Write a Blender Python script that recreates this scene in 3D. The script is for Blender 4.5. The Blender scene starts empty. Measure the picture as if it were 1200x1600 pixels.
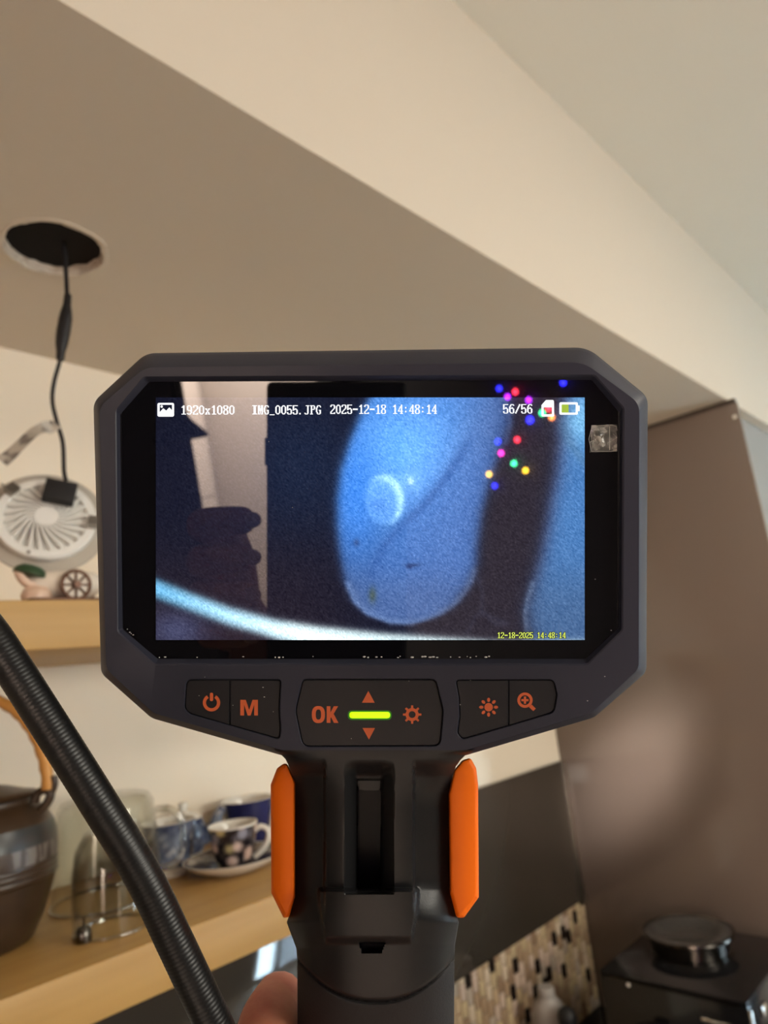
import bpy, bmesh, math, random
import numpy as np
from mathutils import Matrix, Vector
random.seed(7); np.random.seed(7)
SC = bpy.context.scene
COL = SC.collection

# ------------------------------------------------------------------ camera
EYE = 1.68                                   # lens height above the floor
F_PX = 1090.0                                # focal length in pixels of the 1200x1600 frame
yaw, pit, rol = 0.8288, 0.2199, -0.11035
fw = Vector((math.sin(yaw)*math.cos(pit), math.cos(yaw)*math.cos(pit), math.sin(pit)))
r0 = Vector((math.cos(yaw), -math.sin(yaw), 0)); u0 = r0.cross(fw)
RT = math.cos(rol)*r0 + math.sin(rol)*u0
UP = RT.cross(fw)
CAMM = Matrix(((RT.x, UP.x, -fw.x, 0), (RT.y, UP.y, -fw.y, 0), (RT.z, UP.z, -fw.z, EYE), (0, 0, 0, 1)))
cam = bpy.data.cameras.new('camera'); camo = bpy.data.objects.new('camera', cam); COL.objects.link(camo)
camo.matrix_world = CAMM
cam.sensor_fit = 'VERTICAL'; cam.sensor_height = 36.0; cam.lens = 36.0*F_PX/1600.0
cam.clip_start = 0.01; cam.clip_end = 60
cam.dof.use_dof = True; cam.dof.focus_distance = 0.181
cam.dof.aperture_fstop = cam.lens/1.45        # 1.45 mm entrance pupil, as on a phone
SC.camera = camo

# ------------------------------------------------------------------ world, lamps, exposure
SC.view_settings.view_transform = 'Standard'; SC.view_settings.look = 'None'
SC.view_settings.gamma = 1.0; SC.view_settings.use_curve_mapping = False
SC.view_settings.exposure = 0.0
W = bpy.data.worlds.new('daylight'); SC.world = W; W.use_nodes = True
W.node_tree.nodes['Background'].inputs[0].default_value = (0.62, 0.82, 1.0, 1)
W.node_tree.nodes['Background'].inputs[1].default_value = 36.0

def area(name, loc, to, size, size_y, power, col):
    l = bpy.data.lights.new(name, 'AREA'); l.shape = 'RECTANGLE'; l.size = size; l.size_y = size_y
    l.energy = power; l.color = col
    o = bpy.data.objects.new(name, l); COL.objects.link(o)
    o.location = loc
    o.rotation_euler = (Vector(to)-Vector(loc)).to_track_quat('-Z', 'Y').to_euler()
    return o
WARM = (1.0, 0.94, 0.82)
area('ceiling_lamp', (1.5, -1.25, 2.57), (1.5, -1.1, 0), 0.6, 0.6, 24.0, WARM)
area('wall_lamp', (0.75, -1.5, 1.80), (0.45, 1.0, 1.75), 0.7, 0.35, 19.0, WARM)
area('added_hall_light', (-2.5, -1.2, 2.3), (-3.0, -1.1, 1.2), 0.4, 0.4, 400.0, (1.0, 0.90, 0.84))  # unseen source added to brighten the hall tiles mirrored in the screen
spot = bpy.data.lights.new('added_panel_spot', 'SPOT'); spot.energy = 430.0; spot.color = (1.0, 0.93, 0.86); spot.spot_size = math.radians(7.6); spot.spot_blend = 1.0; spot.shadow_soft_size = 0.05  # added to throw a soft light patch on the brown panel; no fixture
spo = bpy.data.objects.new('added_panel_spot', spot); COL.objects.link(spo); spo.location = (0.55, -0.55, 2.58)
spo.rotation_euler = (Vector((1.65, 0.832, EYE-0.305))-spo.location).to_track_quat('-Z', 'Y').to_euler()

# ------------------------------------------------------------------ helpers
def tag(o, label=None, cat=None, group=None, kind=None):
    if label: o['label'] = label
    if cat: o['category'] = cat
    if group: o['group'] = group
    if kind: o['kind'] = kind
    return o
def empty(name, loc, label, cat, group=None, rot=None):
    o = bpy.data.objects.new(name, None); COL.objects.link(o); o.location = loc
    o.empty_display_size = 0.02
    if rot is not None: o.rotation_euler = rot
    return tag(o, label, cat, group)
def mesh(name, V, Fc, mat, parent=None, smooth=False, loc=None):
    me = bpy.data.meshes.new(name)
    me.from_pydata([tuple(v) for v in V], [], [tuple(f) for f in Fc]); me.update()
    if mat is not None:
        for m in (mat if isinstance(mat, (list, tuple)) else [mat]): me.materials.append(m)
    if smooth: me.polygons.foreach_set('use_smooth', [True]*len(me.polygons))
    o = bpy.data.objects.new(name, me); COL.objects.link(o)
    if parent is not None: o.parent = parent
    if loc is not None: o.location = loc
    return o
def from_bm(name, bm, mat, parent=None, smooth=None, loc=None):
    bmesh.ops.recalc_face_normals(bm, faces=bm.faces[:])
    me = bpy.data.meshes.new(name); bm.to_mesh(me); bm.free()
    if mat is not None: me.materials.append(mat)
    if smooth is not None:
        me.polygons.foreach_set('use_smooth', [True]*len(me.polygons))
        if smooth < 180: me.set_sharp_from_angle(angle=math.radians(smooth))
    o = bpy.data.objects.new(name, me); COL.objects.link(o)
    if parent is not None: o.parent = parent
    if loc is not None: o.location = loc
    return o
def bm_box(bm, lo, hi, bevel=0.0, seg=1):
    v = [bm.verts.new((x, y, z)) for x in (lo[0], hi[0]) for y in (lo[1], hi[1]) for z in (lo[2], hi[2])]
    fs = [(0,1,3,2),(4,6,7,5),(0,4,5,1),(2,3,7,6),(0,2,6,4),(1,5,7,3)]
    ff = [bm.faces.new([v[i] for i in f]) for f in fs]
    if bevel > 0:
        ed = list({e for f in ff for e in f.edges})
        bmesh.ops.bevel(bm, geom=ed, offset=bevel, segments=seg, profile=0.5, affect='EDGES')
def box(name, lo, hi, mat, parent=None, bevel=0.0, seg=2, loc=None):
    bm = bmesh.new(); bm_box(bm, lo, hi, bevel, seg)
    return from_bm(name, bm, mat, parent, 40 if bevel else None, loc)
def lathe_bm(bm, prof, n=48, c=(0,0,0), ax=None):
    c = Vector(c); rings = []
    for (r, z) in prof:
        if r < 1e-6: rings.append([bm.verts.new(c+Vector((0,0,z)))]); continue
        rings.append([bm.verts.new(c+Vector((r*math.cos(2*math.pi*i/n), r*math.sin(2*math.pi*i/n), z))) for i in range(n)])
    for a, b in zip(rings, rings[1:]):
        for i in range(n):
            j = (i+1) % n
            if len(a) == 1 and len(b) == 1: continue
            if len(a) == 1: bm.faces.new((a[0], b[i], b[j]))
            elif len(b) == 1: bm.faces.new((a[i], b[0], a[j]))
            else: bm.faces.new((a[i], b[i], b[j], a[j]))
def lathe(name, prof, mat, parent=None, n=48, c=(0,0,0), loc=None, sharp=50):
    bm = bmesh.new(); lathe_bm(bm, prof, n, c)
    return from_bm(name, bm, mat, parent, sharp, loc)
def spline(pts, per=8):
    P = [Vector(p) for p in pts]; out = []
    for i in range(len(P)-1):
        p0 = P[i-1] if i else P[0]*2-P[1]; p1 = P[i]; p2 = P[i+1]; p3 = P[i+2] if i+2 < len(P) else P[-1]*2-P[-2]
        for k in range(per):
            t = k/per
            out.append(0.5*((2*p1)+(p2-p0)*t+(2*p0-5*p1+4*p2-p3)*t*t+(3*p1-p0-3*p2+p3)*t**3))
    out.append(P[-1]); return out
def tube_bm(bm, pts, rad, n=12, cap=True, flat=1.0, closed=False):
    P = [Vector(p) for p in pts]; N = len(P)
    R = rad if callable(rad) else (lambda i, _r=rad: _r if not isinstance(_r, (list, tuple)) else _r[i])
    nrm = None; rings = []
    for i in range(N):
        if closed: t = (P[(i+1) % N]-P[i-1]).normalized()
        else: t = (P[min(i+1, N-1)]-P[max(i-1, 0)]).normalized()
        if nrm is None:
            a = Vector((0,0,1)) if abs(t.z) < 0.9 else Vector((1,0,0))
            nrm = t.cross(a).normalized()
        nrm = (nrm-t*nrm.dot(t)).normalized(); bn = t.cross(nrm)
        r = R(i)
        rings.append([bm.verts.new(P[i]+nrm*(r*math.cos(2*math.pi*k/n))+bn*(r*flat*math.sin(2*math.pi*k/n))) for k in range(n)])
    pairs = list(zip(rings, rings[1:])) + ([(rings[-1], rings[0])] if closed else [])
    for a, b in pairs:
        for k in range(n): bm.faces.new((a[k], a[(k+1) % n], b[(k+1) % n], b[k]))
    if cap and not closed:
        bm.faces.new(rings[0][::-1]); bm.faces.new(rings[-1])
def tube(name, pts, rad, mat, parent=None, n=12, flat=1.0, loc=None, closed=False):
    bm = bmesh.new(); tube_bm(bm, pts, rad, n, True, flat, closed)
    return from_bm(name, bm, mat, parent, 60, loc)
def rpoly(pts, seg=6):
    """closed polygon (x, y, corner radius) -> rounded loop with seg+1 points at every corner"""
    out = []; n = len(pts)
    for i in range(n):
        p = Vector(pts[i][:2]); r = pts[i][2] if len(pts[i]) > 2 else 0.0
        a = Vector(pts[i-1][:2]); b = Vector(pts[(i+1) % n][:2])
        da = (a-p); db = (b-p); la, lb = da.length, db.length; da.normalize(); db.normalize()
        ang = math.acos(max(-1, min(1, da.dot(db))))
        d = min(r/max(math.tan(ang/2), 1e-3), la*0.48, lb*0.48); s = p+da*d; e = p+db*d
        for k in range(seg+1):
            t = k/seg; out.append(((s*(1-t)+p*t)*(1-t)+(p*(1-t)+e*t)*t)[:])
    return out

# projection helpers: a measured pixel of the frame put onto a known plane of the room (heights relative to the lens)
def ray(px, py): return RT*((px-600)/F_PX) + UP*(-(py-800)/F_PX) + fw
def on_y(px, py, Y): d = ray(px, py); return d*(Y/d.y)
def on_z(px, py, Z): d = ray(px, py); return d*(Z/d.z)
def on_x(px, py, X): d = ray(px, py); return d*(X/d.x)
def w(p): return Vector((p[0], p[1], p[2]+EYE))

# ------------------------------------------------------------------ materials
def mat(name, col, rough=0.5, metal=0.0, spec=0.5, bump=None, var=None, emit=None, coat=0.0, coat_rough=0.03, trans=0.0, ior=1.45, sss=0.0):
    m = bpy.data.materials.new(name); m.use_nodes = True; nt = m.node_tree; b = nt.nodes['Principled BSDF']
    I = b.inputs
    I['Base Color'].default_value = (*col, 1); I['Roughness'].default_value = rough; I['Metallic'].default_value = metal
    I['Specular IOR Level'].default_value = spec; I['Coat Weight'].default_value = coat; I['Coat Roughness'].default_value = coat_rough
    I['Transmission Weight'].default_value = trans; I['IOR'].default_value = ior
    if sss: I['Subsurface Weight'].default_value = sss; I['Subsurface Radius'].default_value = (0.01, 0.003, 0.002); I['Subsurface Scale'].default_value = 0.6
    if emit: I['Emission Color'].default_value = (*emit[0], 1); I['Emission Strength'].default_value = emit[1]
    if bump or var:
        tc = nt.nodes.new('ShaderNodeTexCoord')
    if var:                                   # (scale vector, second colour, contrast)
        mp = nt.nodes.new('ShaderNodeMapping'); mp.inputs['Scale'].default_value = var[0]
        nz = nt.nodes.new('ShaderNodeTexNoise'); nz.inputs['Scale'].default_value = 1.0; nz.inputs['Detail'].default_value = 4
        rp = nt.nodes.new('ShaderNodeValToRGB'); lo, hi = var[2]
        rp.color_ramp.elements[0].position = lo; rp.color_ramp.elements[1].position = hi
        rp.color_ramp.elements[0].color = (*col, 1); rp.color_ramp.elements[1].color = (*var[1], 1)
        nt.links.new(tc.outputs['Object'], mp.inputs[0]); nt.links.new(mp.outputs[0], nz.inputs['Vector'])
        nt.links.new(nz.outputs['Fac'], rp.inputs[0]); nt.links.new(rp.outputs[0], I['Base Color'])
    if bump:                                  # (scale, strength, distance)
        n2 = nt.nodes.new('ShaderNodeTexNoise'); n2.inputs['Scale'].default_value = bump[0]; n2.inputs['Detail'].default_value = 5
        bp = nt.nodes.new('ShaderNodeBump'); bp.inputs['Strength'].default_value = bump[1]; bp.inputs['Distance'].default_value = bump[2]
        nt.links.new(tc.outputs['Object'], n2.inputs['Vector']); nt.links.new(n2.outputs['Fac'], bp.inputs['Height'])
        nt.links.new(bp.outputs[0], I['Normal'])
    return m
def floral(name, base, cols, scale, rough=0.12, thr=0.42):
    """glazed china with blossoms: voronoi cells in petal colours over a dark ground"""
    m = mat(name, base, rough, coat=0.4); nt = m.node_tree; b = nt.nodes['Principled BSDF']
    tc = nt.nodes.new('ShaderNodeTexCoord'); vo = nt.nodes.new('ShaderNodeTexVoronoi'); vo.inputs['Scale'].default_value = scale
    nz = nt.nodes.new('ShaderNodeTexNoise'); nz.inputs['Scale'].default_value = scale*2.2
    ad = nt.nodes.new('ShaderNodeMixRGB'); ad.blend_type = 'ADD'; ad.inputs[0].default_value = 0.018
    nt.links.new(tc.outputs['Object'], ad.inputs[1]); nt.links.new(nz.outputs['Color'], ad.inputs[2]); nt.links.new(ad.outputs[0], vo.inputs['Vector'])
    sx = nt.nodes.new('ShaderNodeSeparateColor'); nt.links.new(vo.outputs['Color'], sx.inputs[0])
    rp = nt.nodes.new('ShaderNodeValToRGB'); rp.color_ramp.interpolation = 'CONSTANT'
    el = rp.color_ramp.elements
    while len(el) < len(cols): el.new(0.5)
    for i, c in enumerate(cols): el[i].position = i/len(cols); el[i].color = (*c, 1)
    nt.links.new(sx.outputs[0], rp.inputs[0])
    r2 = nt.nodes.new('ShaderNodeValToRGB'); r2.color_ramp.elements[0].position = thr-0.06; r2.color_ramp.elements[1].position = thr+0.06
    r2.color_ramp.elements[0].color = (1,1,1,1); r2.color_ramp.elements[1].color = (0,0,0,1)
    nt.links.new(vo.outputs['Distance'], r2.inputs[0])
    mx = nt.nodes.new('ShaderNodeMixRGB'); mx.inputs[1].default_value = (*base, 1)
    nt.links.new(r2.outputs[0], mx.inputs[0]); nt.links.new(rp.outputs[0], mx.inputs[2]); nt.links.new(mx.outputs[0], b.inputs['Base Color'])
    return m
M = {}
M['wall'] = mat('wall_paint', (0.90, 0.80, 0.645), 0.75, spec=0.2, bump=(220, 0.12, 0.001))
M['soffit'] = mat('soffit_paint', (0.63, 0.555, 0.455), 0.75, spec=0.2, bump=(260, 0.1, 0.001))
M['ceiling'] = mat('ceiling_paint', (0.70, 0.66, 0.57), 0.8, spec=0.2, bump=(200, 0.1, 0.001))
M['grey_wall'] = mat('grey_wall_paint', (0.31, 0.30, 0.28), 0.8, spec=0.2)
M['shaded_wall'] = mat('painted_wall_shade', (0.05, 0.048, 0.046), 0.8, spec=0.2)  # shade behind the lens put into the colour, keeps screen reflections dark
M['floor'] = mat('floor_tile', (0.46, 0.40, 0.33), 0.4)
M['wood'] = mat('shelf_wood', (0.40, 0.228, 0.066), 0.45, var=((3, 60, 60), (0.45, 0.265, 0.082), (0.35, 0.65)), bump=(90, 0.06, 0.001))
M['black_gloss'] = mat('black_glass_panel', (0.050, 0.041, 0.031), 0.035, spec=0.7)
M['brown_gloss'] = mat('brown_gloss_panel', (0.190, 0.146, 0.122), 0.10, spec=0.6)
M['brown_dark'] = mat('dark_brown', (0.07, 0.052, 0.042), 0.4)
M['alu'] = mat('aluminium_strip', (0.62, 0.58, 0.52), 0.3, metal=1.0)
M['grout'] = mat('tile_grout', (0.36, 0.30, 0.23), 0.85)
M['plaster'] = mat('raw_plaster', (0.62, 0.54, 0.45), 0.9, bump=(90, 0.9, 0.004), var=((60, 60, 60), (0.42, 0.33, 0.25), (0.45, 0.7)))
M['void'] = mat('dark_void', (0.02, 0.018, 0.017), 0.95, spec=0.1)
M['joist'] = mat('old_brown_timber', (0.13, 0.06, 0.04), 0.8)
M['cable'] = mat('black_pvc_cable', (0.013, 0.012, 0.014), 0.45)
M['fin'] = mat('white_cast_heat_sink', (0.80, 0.79, 0.75), 0.55, spec=0.4)
M['ring'] = mat('satin_grey_ring', (0.45, 0.405, 0.34), 0.5)
M['clip'] = mat('spring_steel', (0.35, 0.33, 0.30), 0.35, metal=0.9)
M['label'] = mat('grey_paper_label', (0.50, 0.45, 0.38), 0.6, var=((70, 70, 70), (0.20, 0.17, 0.15), (0.5, 0.62)))
M['driver'] = mat('matt_black_box', (0.012, 0.011, 0.012), 0.6, bump=(300, 0.2, 0.0005))
M['stoneware'] = mat('brown_stoneware', (0.034, 0.019, 0.010), 0.30, var=((14, 14, 30), (0.056, 0.033, 0.018), (0.35, 0.7)), bump=(60, 0.15, 0.002))
M['slate'] = mat('slate_glaze_band', (0.022, 0.027, 0.027), 0.32, var=((30, 30, 60), (0.040, 0.028, 0.022), (0.4, 0.7)))
M['ashglaze'] = mat('ash_glaze_patches', (0.16, 0.135, 0.115), 0.4, var=((120, 120, 20), (0.055, 0.036, 0.025), (0.48, 0.56)))
M['cane'] = mat('cane_wrap', (0.55, 0.26, 0.06), 0.45, bump=(250, 0.3, 0.001))
def real_glass(name, tint, rough=0.01):
    return mat(name, tint, rough, trans=1.0, ior=1.46)
def thin_glass(name, lo, hi, power):
    m = bpy.data.materials.new(name); m.use_nodes = True; nt = m.node_tree; nt.nodes.remove(nt.nodes['Principled BSDF'])
    out = nt.nodes['Material Output']; t = nt.nodes.new('ShaderNodeBsdfTransparent'); g = nt.nodes.new('ShaderNodeBsdfGlossy')
    t.inputs[0].default_value = (0.955, 0.965, 0.945, 1); g.inputs['Roughness'].default_value = 0.03
    lw = nt.nodes.new('ShaderNodeLayerWeight'); lw.inputs['Blend'].default_value = 0.5; pw = nt.nodes.new('ShaderNodeMath'); pw.operation = 'POWER'; pw.inputs[1].default_value = power
    f = nt.nodes.new('ShaderNodeMath'); f.operation = 'MULTIPLY_ADD'; f.inputs[1].default_value = hi; f.inputs[2].default_value = lo
    nt.links.new(lw.outputs['Facing'], pw.inputs[0]); nt.links.new(pw.outputs[0], f.inputs[0])
    mx = nt.nodes.new('ShaderNodeMixShader'); nt.links.new(f.outputs[0], mx.inputs[0]); nt.links.new(t.outputs[0], mx.inputs[1]); nt.links.new(g.outputs[0], mx.inputs[2])
    nt.links.new(mx.outputs[0], out.inputs['Surface']); return m
M['glass'] = thin_glass('clear_glass', 0.045, 0.8, 3.2)
M['glass_edge'] = thin_glass('thick_glass_edge', 0.16, 0.84, 1.6)
M['china'] = mat('white_china', (0.78, 0.75, 0.68), 0.15, coat=0.3)
M['navy'] = mat('navy_glaze', (0.010, 0.014, 0.075), 0.15, coat=0.4, var=((40, 40, 40), (0.016, 0.022, 0.10), (0.4, 0.6)))
M['floral'] = floral('dark_floral_china', (0.014, 0.012, 0.018), [(0.62, 0.42, 0.33), (0.25, 0.24, 0.29), (0.60, 0.50, 0.25), (0.72, 0.55, 0.48), (0.20, 0.19, 0.24)], 75, thr=0.50)
M['saucer'] = floral('dark_floral_saucer', (0.06, 0.05, 0.045), [(0.20, 0.165, 0.14), (0.10, 0.085, 0.075), (0.27, 0.21, 0.17), (0.13, 0.11, 0.10)], 60, thr=0.5)
M['blueware'] = floral('blue_and_white_china', (0.10, 0.13, 0.20), [(0.40, 0.42, 0.45), (0.10, 0.13, 0.22), (0.25, 0.29, 0.36), (0.03, 0.04, 0.09)], 110, thr=0.52)
M['pottery_pink'] = mat('pale_pink_porcelain', (0.68, 0.47, 0.34), 0.3)
M['porcelain'] = mat('cream_porcelain', (0.72, 0.64, 0.54), 0.25)
M['pottery_green'] = mat('green_glaze', (0.03, 0.065, 0.028), 0.3)
M['bronze'] = mat('bronze_paint', (0.12, 0.05, 0.025), 0.35, metal=0.3)
M['appliance'] = mat('black_gloss_plastic', (0.008, 0.008, 0.009), 0.12, spec=0.6)
M['appliance_matt'] = mat('black_matt_plastic', (0.010, 0.010, 0.011), 0.5)
M['chrome'] = mat('chrome', (0.75, 0.73, 0.70), 0.12, metal=1.0)
M['steel'] = mat('dull_steel', (0.10, 0.09, 0.08), 0.22, metal=1.0)
M['smoked'] = mat('smoked_glass', (0.05, 0.048, 0.045), 0.06, spec=0.8)
M['frosted'] = mat('frosted_plastic', (0.36, 0.33, 0.30), 0.45)
M['counter'] = mat('dark_granite', (0.018, 0.017, 0.017), 0.2, var=((200, 200, 200), (0.05, 0.045, 0.04), (0.55, 0.7)))
M['cabinet'] = mat('dark_cabinet', (0.10, 0.085, 0.07), 0.4)
# hand-held inspection camera
M['body'] = mat('soft_black_plastic', (0.024, 0.0262, 0.043), 0.46, spec=0.38, bump=(2600, 0.10, 0.0002))
M['handle'] = mat('black_plastic_handle', (0.010, 0.0102, 0.0112), 0.38, spec=0.4, bump=(2600, 0.12, 0.0002))
M['rubber'] = mat('black_rubber_grip', (0.020, 0.019, 0.020), 0.62, spec=0.35, bump=(1500, 0.3, 0.0003))
M['slot'] = mat('black_slot', (0.004, 0.004, 0.005), 0.5, spec=0.3)
M['button'] = mat('black_button', (0.011, 0.011, 0.0145), 0.42, spec=0.4, bump=(2200, 0.08, 0.0002))
M['orange'] = mat('orange_rubber', (1.0, 0.18, 0.002), 0.5, spec=0.3)
M['legend'] = mat('orange_print', (0.66, 0.125, 0.035), 0.5)
M['led'] = mat('green_light_bar', (0.1, 0.3, 0.0), 0.4, emit=((0.45, 1.0, 0.0), 1.6))
M['led_glow'] = mat('green_diffuser', (0.01, 0.05, 0.0), 0.4, emit=((0.02, 0.20, 0.0), 0.6))
M['cover'] = mat('black_cover_glass', (0.004, 0.004, 0.006), 0.015, spec=0.5, ior=1.52)
M['tube'] = mat('black_ribbed_rubber', (0.009, 0.0088, 0.0095), 0.40, spec=0.5)
M['dust'] = mat('pale_dust', (0.75, 0.73, 0.70), 0.7)
M['scuff'] = mat('grey_scuff', (0.16, 0.155, 0.15), 0.6)
M['white_text'] = mat('white_screen_text', (0, 0, 0), 0.3, emit=((0.95, 0.97, 1.0), 1.15))
M['yellow_text'] = mat('yellow_screen_text', (0, 0, 0), 0.3, emit=((0.85, 1.0, 0.16), 0.95))
M['dark_text'] = mat('black_text_outline', (0.002, 0.002, 0.01), 0.3)
M['batt_green'] = mat('green_battery_fill', (0, 0, 0), 0.3, emit=((0.42, 0.60, 0.05), 0.9))
M['skin'] = mat('skin', (0.57, 0.25, 0.155), 0.5, spec=0.35, sss=0.25, var=((60, 60, 60), (0.42, 0.13, 0.09), (0.4, 0.65)), bump=(420, 0.25, 0.0006))
M['nail'] = mat('finger_nail', (0.62, 0.33, 0.25), 0.3)
M['sleeve'] = mat('dark_sleeve', (0.03, 0.03, 0.035), 0.9, bump=(500, 0.4, 0.001))
M['dark_cloth'] = mat('dark_cloth', (0.02, 0.02, 0.023), 0.9)
M['hall_tile'] = mat('hall_wall_tile', (0.72, 0.63, 0.55), 0.35)
M['hall_grout'] = mat('hall_grout', (0.45, 0.39, 0.34), 0.8)

# ------------------------------------------------------------------ room shell (numbers relative to the lens, z up)
CEIL, SOF, FL, WY, SY = 0.93, 0.507, -EYE, 1.0, 0.4275
XL, XR, YF, PX = -2.0, 3.9, -1.7, 1.65
def struct(name, lo, hi, m, bevel=0.0):
    return tag(box(name, w(lo), w(hi), m, None, bevel), kind='structure')
struct('floor', (-3.3, YF-0.1, FL-0.1), (XR+0.1, WY+0.1, FL), M['floor'])
struct('ceiling', (-3.3, YF-0.1, CEIL), (XR+0.1, WY+0.1, CEIL+0.1), M['ceiling'])
struct('wall_back', (XL-0.1, WY, FL), (PX+0.03, WY+0.1, CEIL), M['wall'])
struct('wall_right', (PX+0.0125, 0.452, FL), (XR+0.1, WY+0.1, SOF), M['grey_wall'])
struct('wall_side', (XR, YF-0.1, FL), (XR+0.1, 0.452, CEIL), M['wall'])
# wall behind the photographer, with a glazed balcony door that the black panel mirrors
DX0, DX1, DTOP = 2.635, 3.45, 0.42
def wall_pieces(name, boxes, m):
    bm = bmesh.new()
    for lo, hi in boxes: bm_box(bm, w(lo), w(hi))
    return tag(from_bm(name, bm, m), kind='structure')
wall_pieces('wall_front', [((XL-0.1, YF-0.1, FL), (DX0, YF, CEIL)), ((DX1, YF-0.1, FL), (XR+0.1, YF, CEIL)), ((DX0, YF-0.1, DTOP), (DX1, YF, CEIL))], M['shaded_wall'])
# wall on the left with the opening to the tiled hall
HY0, HY1, HTOP = -1.62, -0.955, 0.42
wall_pieces('wall_left', [((XL-0.1, YF-0.1, FL), (XL, HY0, CEIL)), ((XL-0.1, HY1, FL), (XL, WY+0.1, CEIL)), ((XL-0.1, HY0, HTOP), (XL, HY1, CEIL))], M['shaded_wall'])
wall_pieces('wall_hall', [((-3.3, YF-0.1, FL), (-3.2, WY+0.1, CEIL)), ((-3.2, 0.3, FL), (XL-0.1, 0.4, CEIL)), ((-3.2, YF-0.1, FL), (XL-0.1, YF, CEIL))], M['hall_grout'])
def balcony_door():
    d = tag(bpy.data.objects.new('door_1', None), kind='structure'); COL.objects.link(d); d.location = w((DX0, YF, FL))
    fr = mat('white_door_frame', (0.72, 0.74, 0.76), 0.4)
    W_, H_ = DX1-DX0, DTOP-FL
    for lo, hi in (((0, -0.08, 0), (0.055, -0.02, H_)), ((W_-0.055, -0.08, 0), (W_, -0.02, H_)), ((0.055, -0.08, H_-0.06), (W_-0.055, -0.02, H_)),
                   ((0.055, -0.08, 0), (W_-0.055, -0.02, 0.05)), ((0.245, -0.08, 0.05), (0.285, -0.02, H_-0.06))):
        box('door_frame', lo, hi, fr, d, 0.003)
    box('pane', (0.055, -0.054, 0.05), (0.245, -0.048, H_-0.06), M['glass'], d)
    fz = mat('frosted_pane', (0.60, 0.62, 0.64), 0.6, trans=0.6)
    tag(box('pane', (0.285, -0.054, 0.05), (W_-0.055, -0.048, H_-0.06), fz, d), 'frosted pane')
balcony_door()
# soffit with the round lamp cut-out
HC = Vector((0.2895, 0.7305)); HR = 0.0535
def soffit():
    bm = bmesh.new(); x0, x1, y0, y1 = XL, XR, SY, WY
    n = 64; ring = []
    for i in range(n):
        a = 2*math.pi*i/n; rr = HR*(1+0.012*math.sin(5*a+1)+0.012*math.sin(9*a))
        ring.append(bm.verts.new(w((HC.x+rr*math.cos(a), HC.y+rr*math.sin(a), SOF))))
    # square frame round the hole, then four big quads
    q = 0.12; sq = []
    for i in range(n):
        a = 2*math.pi*i/n; c, s = math.cos(a), math.sin(a); k = q/max(abs(c), abs(s))
        sq.append(bm.verts.new(w((HC.x+k*c, HC.y+k*s, SOF))))
    for i in range(n): bm.faces.new((ring[i], ring[(i+1) % n], sq[(i+1) % n], sq[i]))
    P = lambda x, y, z=SOF: bm.verts.new(w((x, y, z)))
    a, b, c, d = HC.x-q, HC.x+q, HC.y-q, HC.y+q
    for xa, xb, ya, yb in ((x0, a, y0, y1), (b, x1, y0, y1), (a, b, y0, c), (a, b, d, y1)):
        bm.faces.new((P(xa, ya), P(xb, ya), P(xb, yb), P(xa, yb)))
    bm.faces.new((P(x0, y0), P(x0, y0, CEIL), P(x1, y0, CEIL), P(x1, y0)))
    for k, z in ((SOF+0.012, 1),):
        top = [bm.verts.new(v.co+Vector((0, 0, 0.012))) for v in ring]
        for i in range(n): bm.faces.new((ring[i], top[i], top[(i+1) % n], ring[(i+1) % n]))
    bmesh.ops.remove_doubles(bm, verts=bm.verts[:], dist=1e-5)
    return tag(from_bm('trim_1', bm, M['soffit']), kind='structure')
sof = soffit()
def hole_lining():
    bm = bmesh.new(); n = 72
    prof = [(0.0535, 0.0035), (0.0520, -0.0008), (0.0540, -0.0014), (0.0575, -0.0012), (0.0585, 0.0006)]
    rings = []
    for (r, z) in prof:
        rg = []
        for i in range(n):
            a = 2*math.pi*i/n; k = 0.0011*math.sin(7*a+r*900)+0.0009*random.uniform(-1, 1)
            rg.append(bm.verts.new((( r+k)*math.cos(a), (r+k)*math.sin(a), z)))
        rings.append(rg)
    for a, b in zip(rings, rings[1:]):
        for i in range(n): bm.faces.new((a[i], a[(i+1) % n], b[(i+1) % n], b[i]))
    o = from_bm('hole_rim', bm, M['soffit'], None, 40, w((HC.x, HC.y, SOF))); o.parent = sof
    bm = bmesh.new(); rings = []
    for k in range(6):
        rg = []
        for i in range(n):
            a = 2*math.pi*i/n; r = 0.0532-0.0012*k/5+0.0012*random.uniform(-1, 1)
            if k in (4, 5): r -= 0.0025*max(0, math.sin(3*a)*math.sin(11*a))
            rg.append(bm.verts.new((r*math.cos(a), r*math.sin(a), 0.0005+0.0115*k/5)))
        rings.append(rg)
    for a, b in zip(rings, rings[1:]):
        for i in range(n): bm.faces.new((a[i], a[(i+1) % n], b[(i+1) % n], b[i]))
    o = from_bm('plaster_edge', bm, M['plaster'], None, 40, w((HC.x, HC.y, SOF))); o.parent = sof
    o = box('joist', w((HC.x-0.115, 0.60, SOF+0.02)), w((HC.x-0.028, 0.98, SOF+0.2)), M['joist'], sof)
    # the plaster board above the visible paint and the dark space behind it
    bm = bmesh.new(); bm_box(bm, w((XL, SY+0.02, SOF+0.0125)), w((XR, WY, CEIL-0.01)))
    o = from_bm('ceiling_void', bm, M['void']); o.parent = sof
hole_lining()

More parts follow.
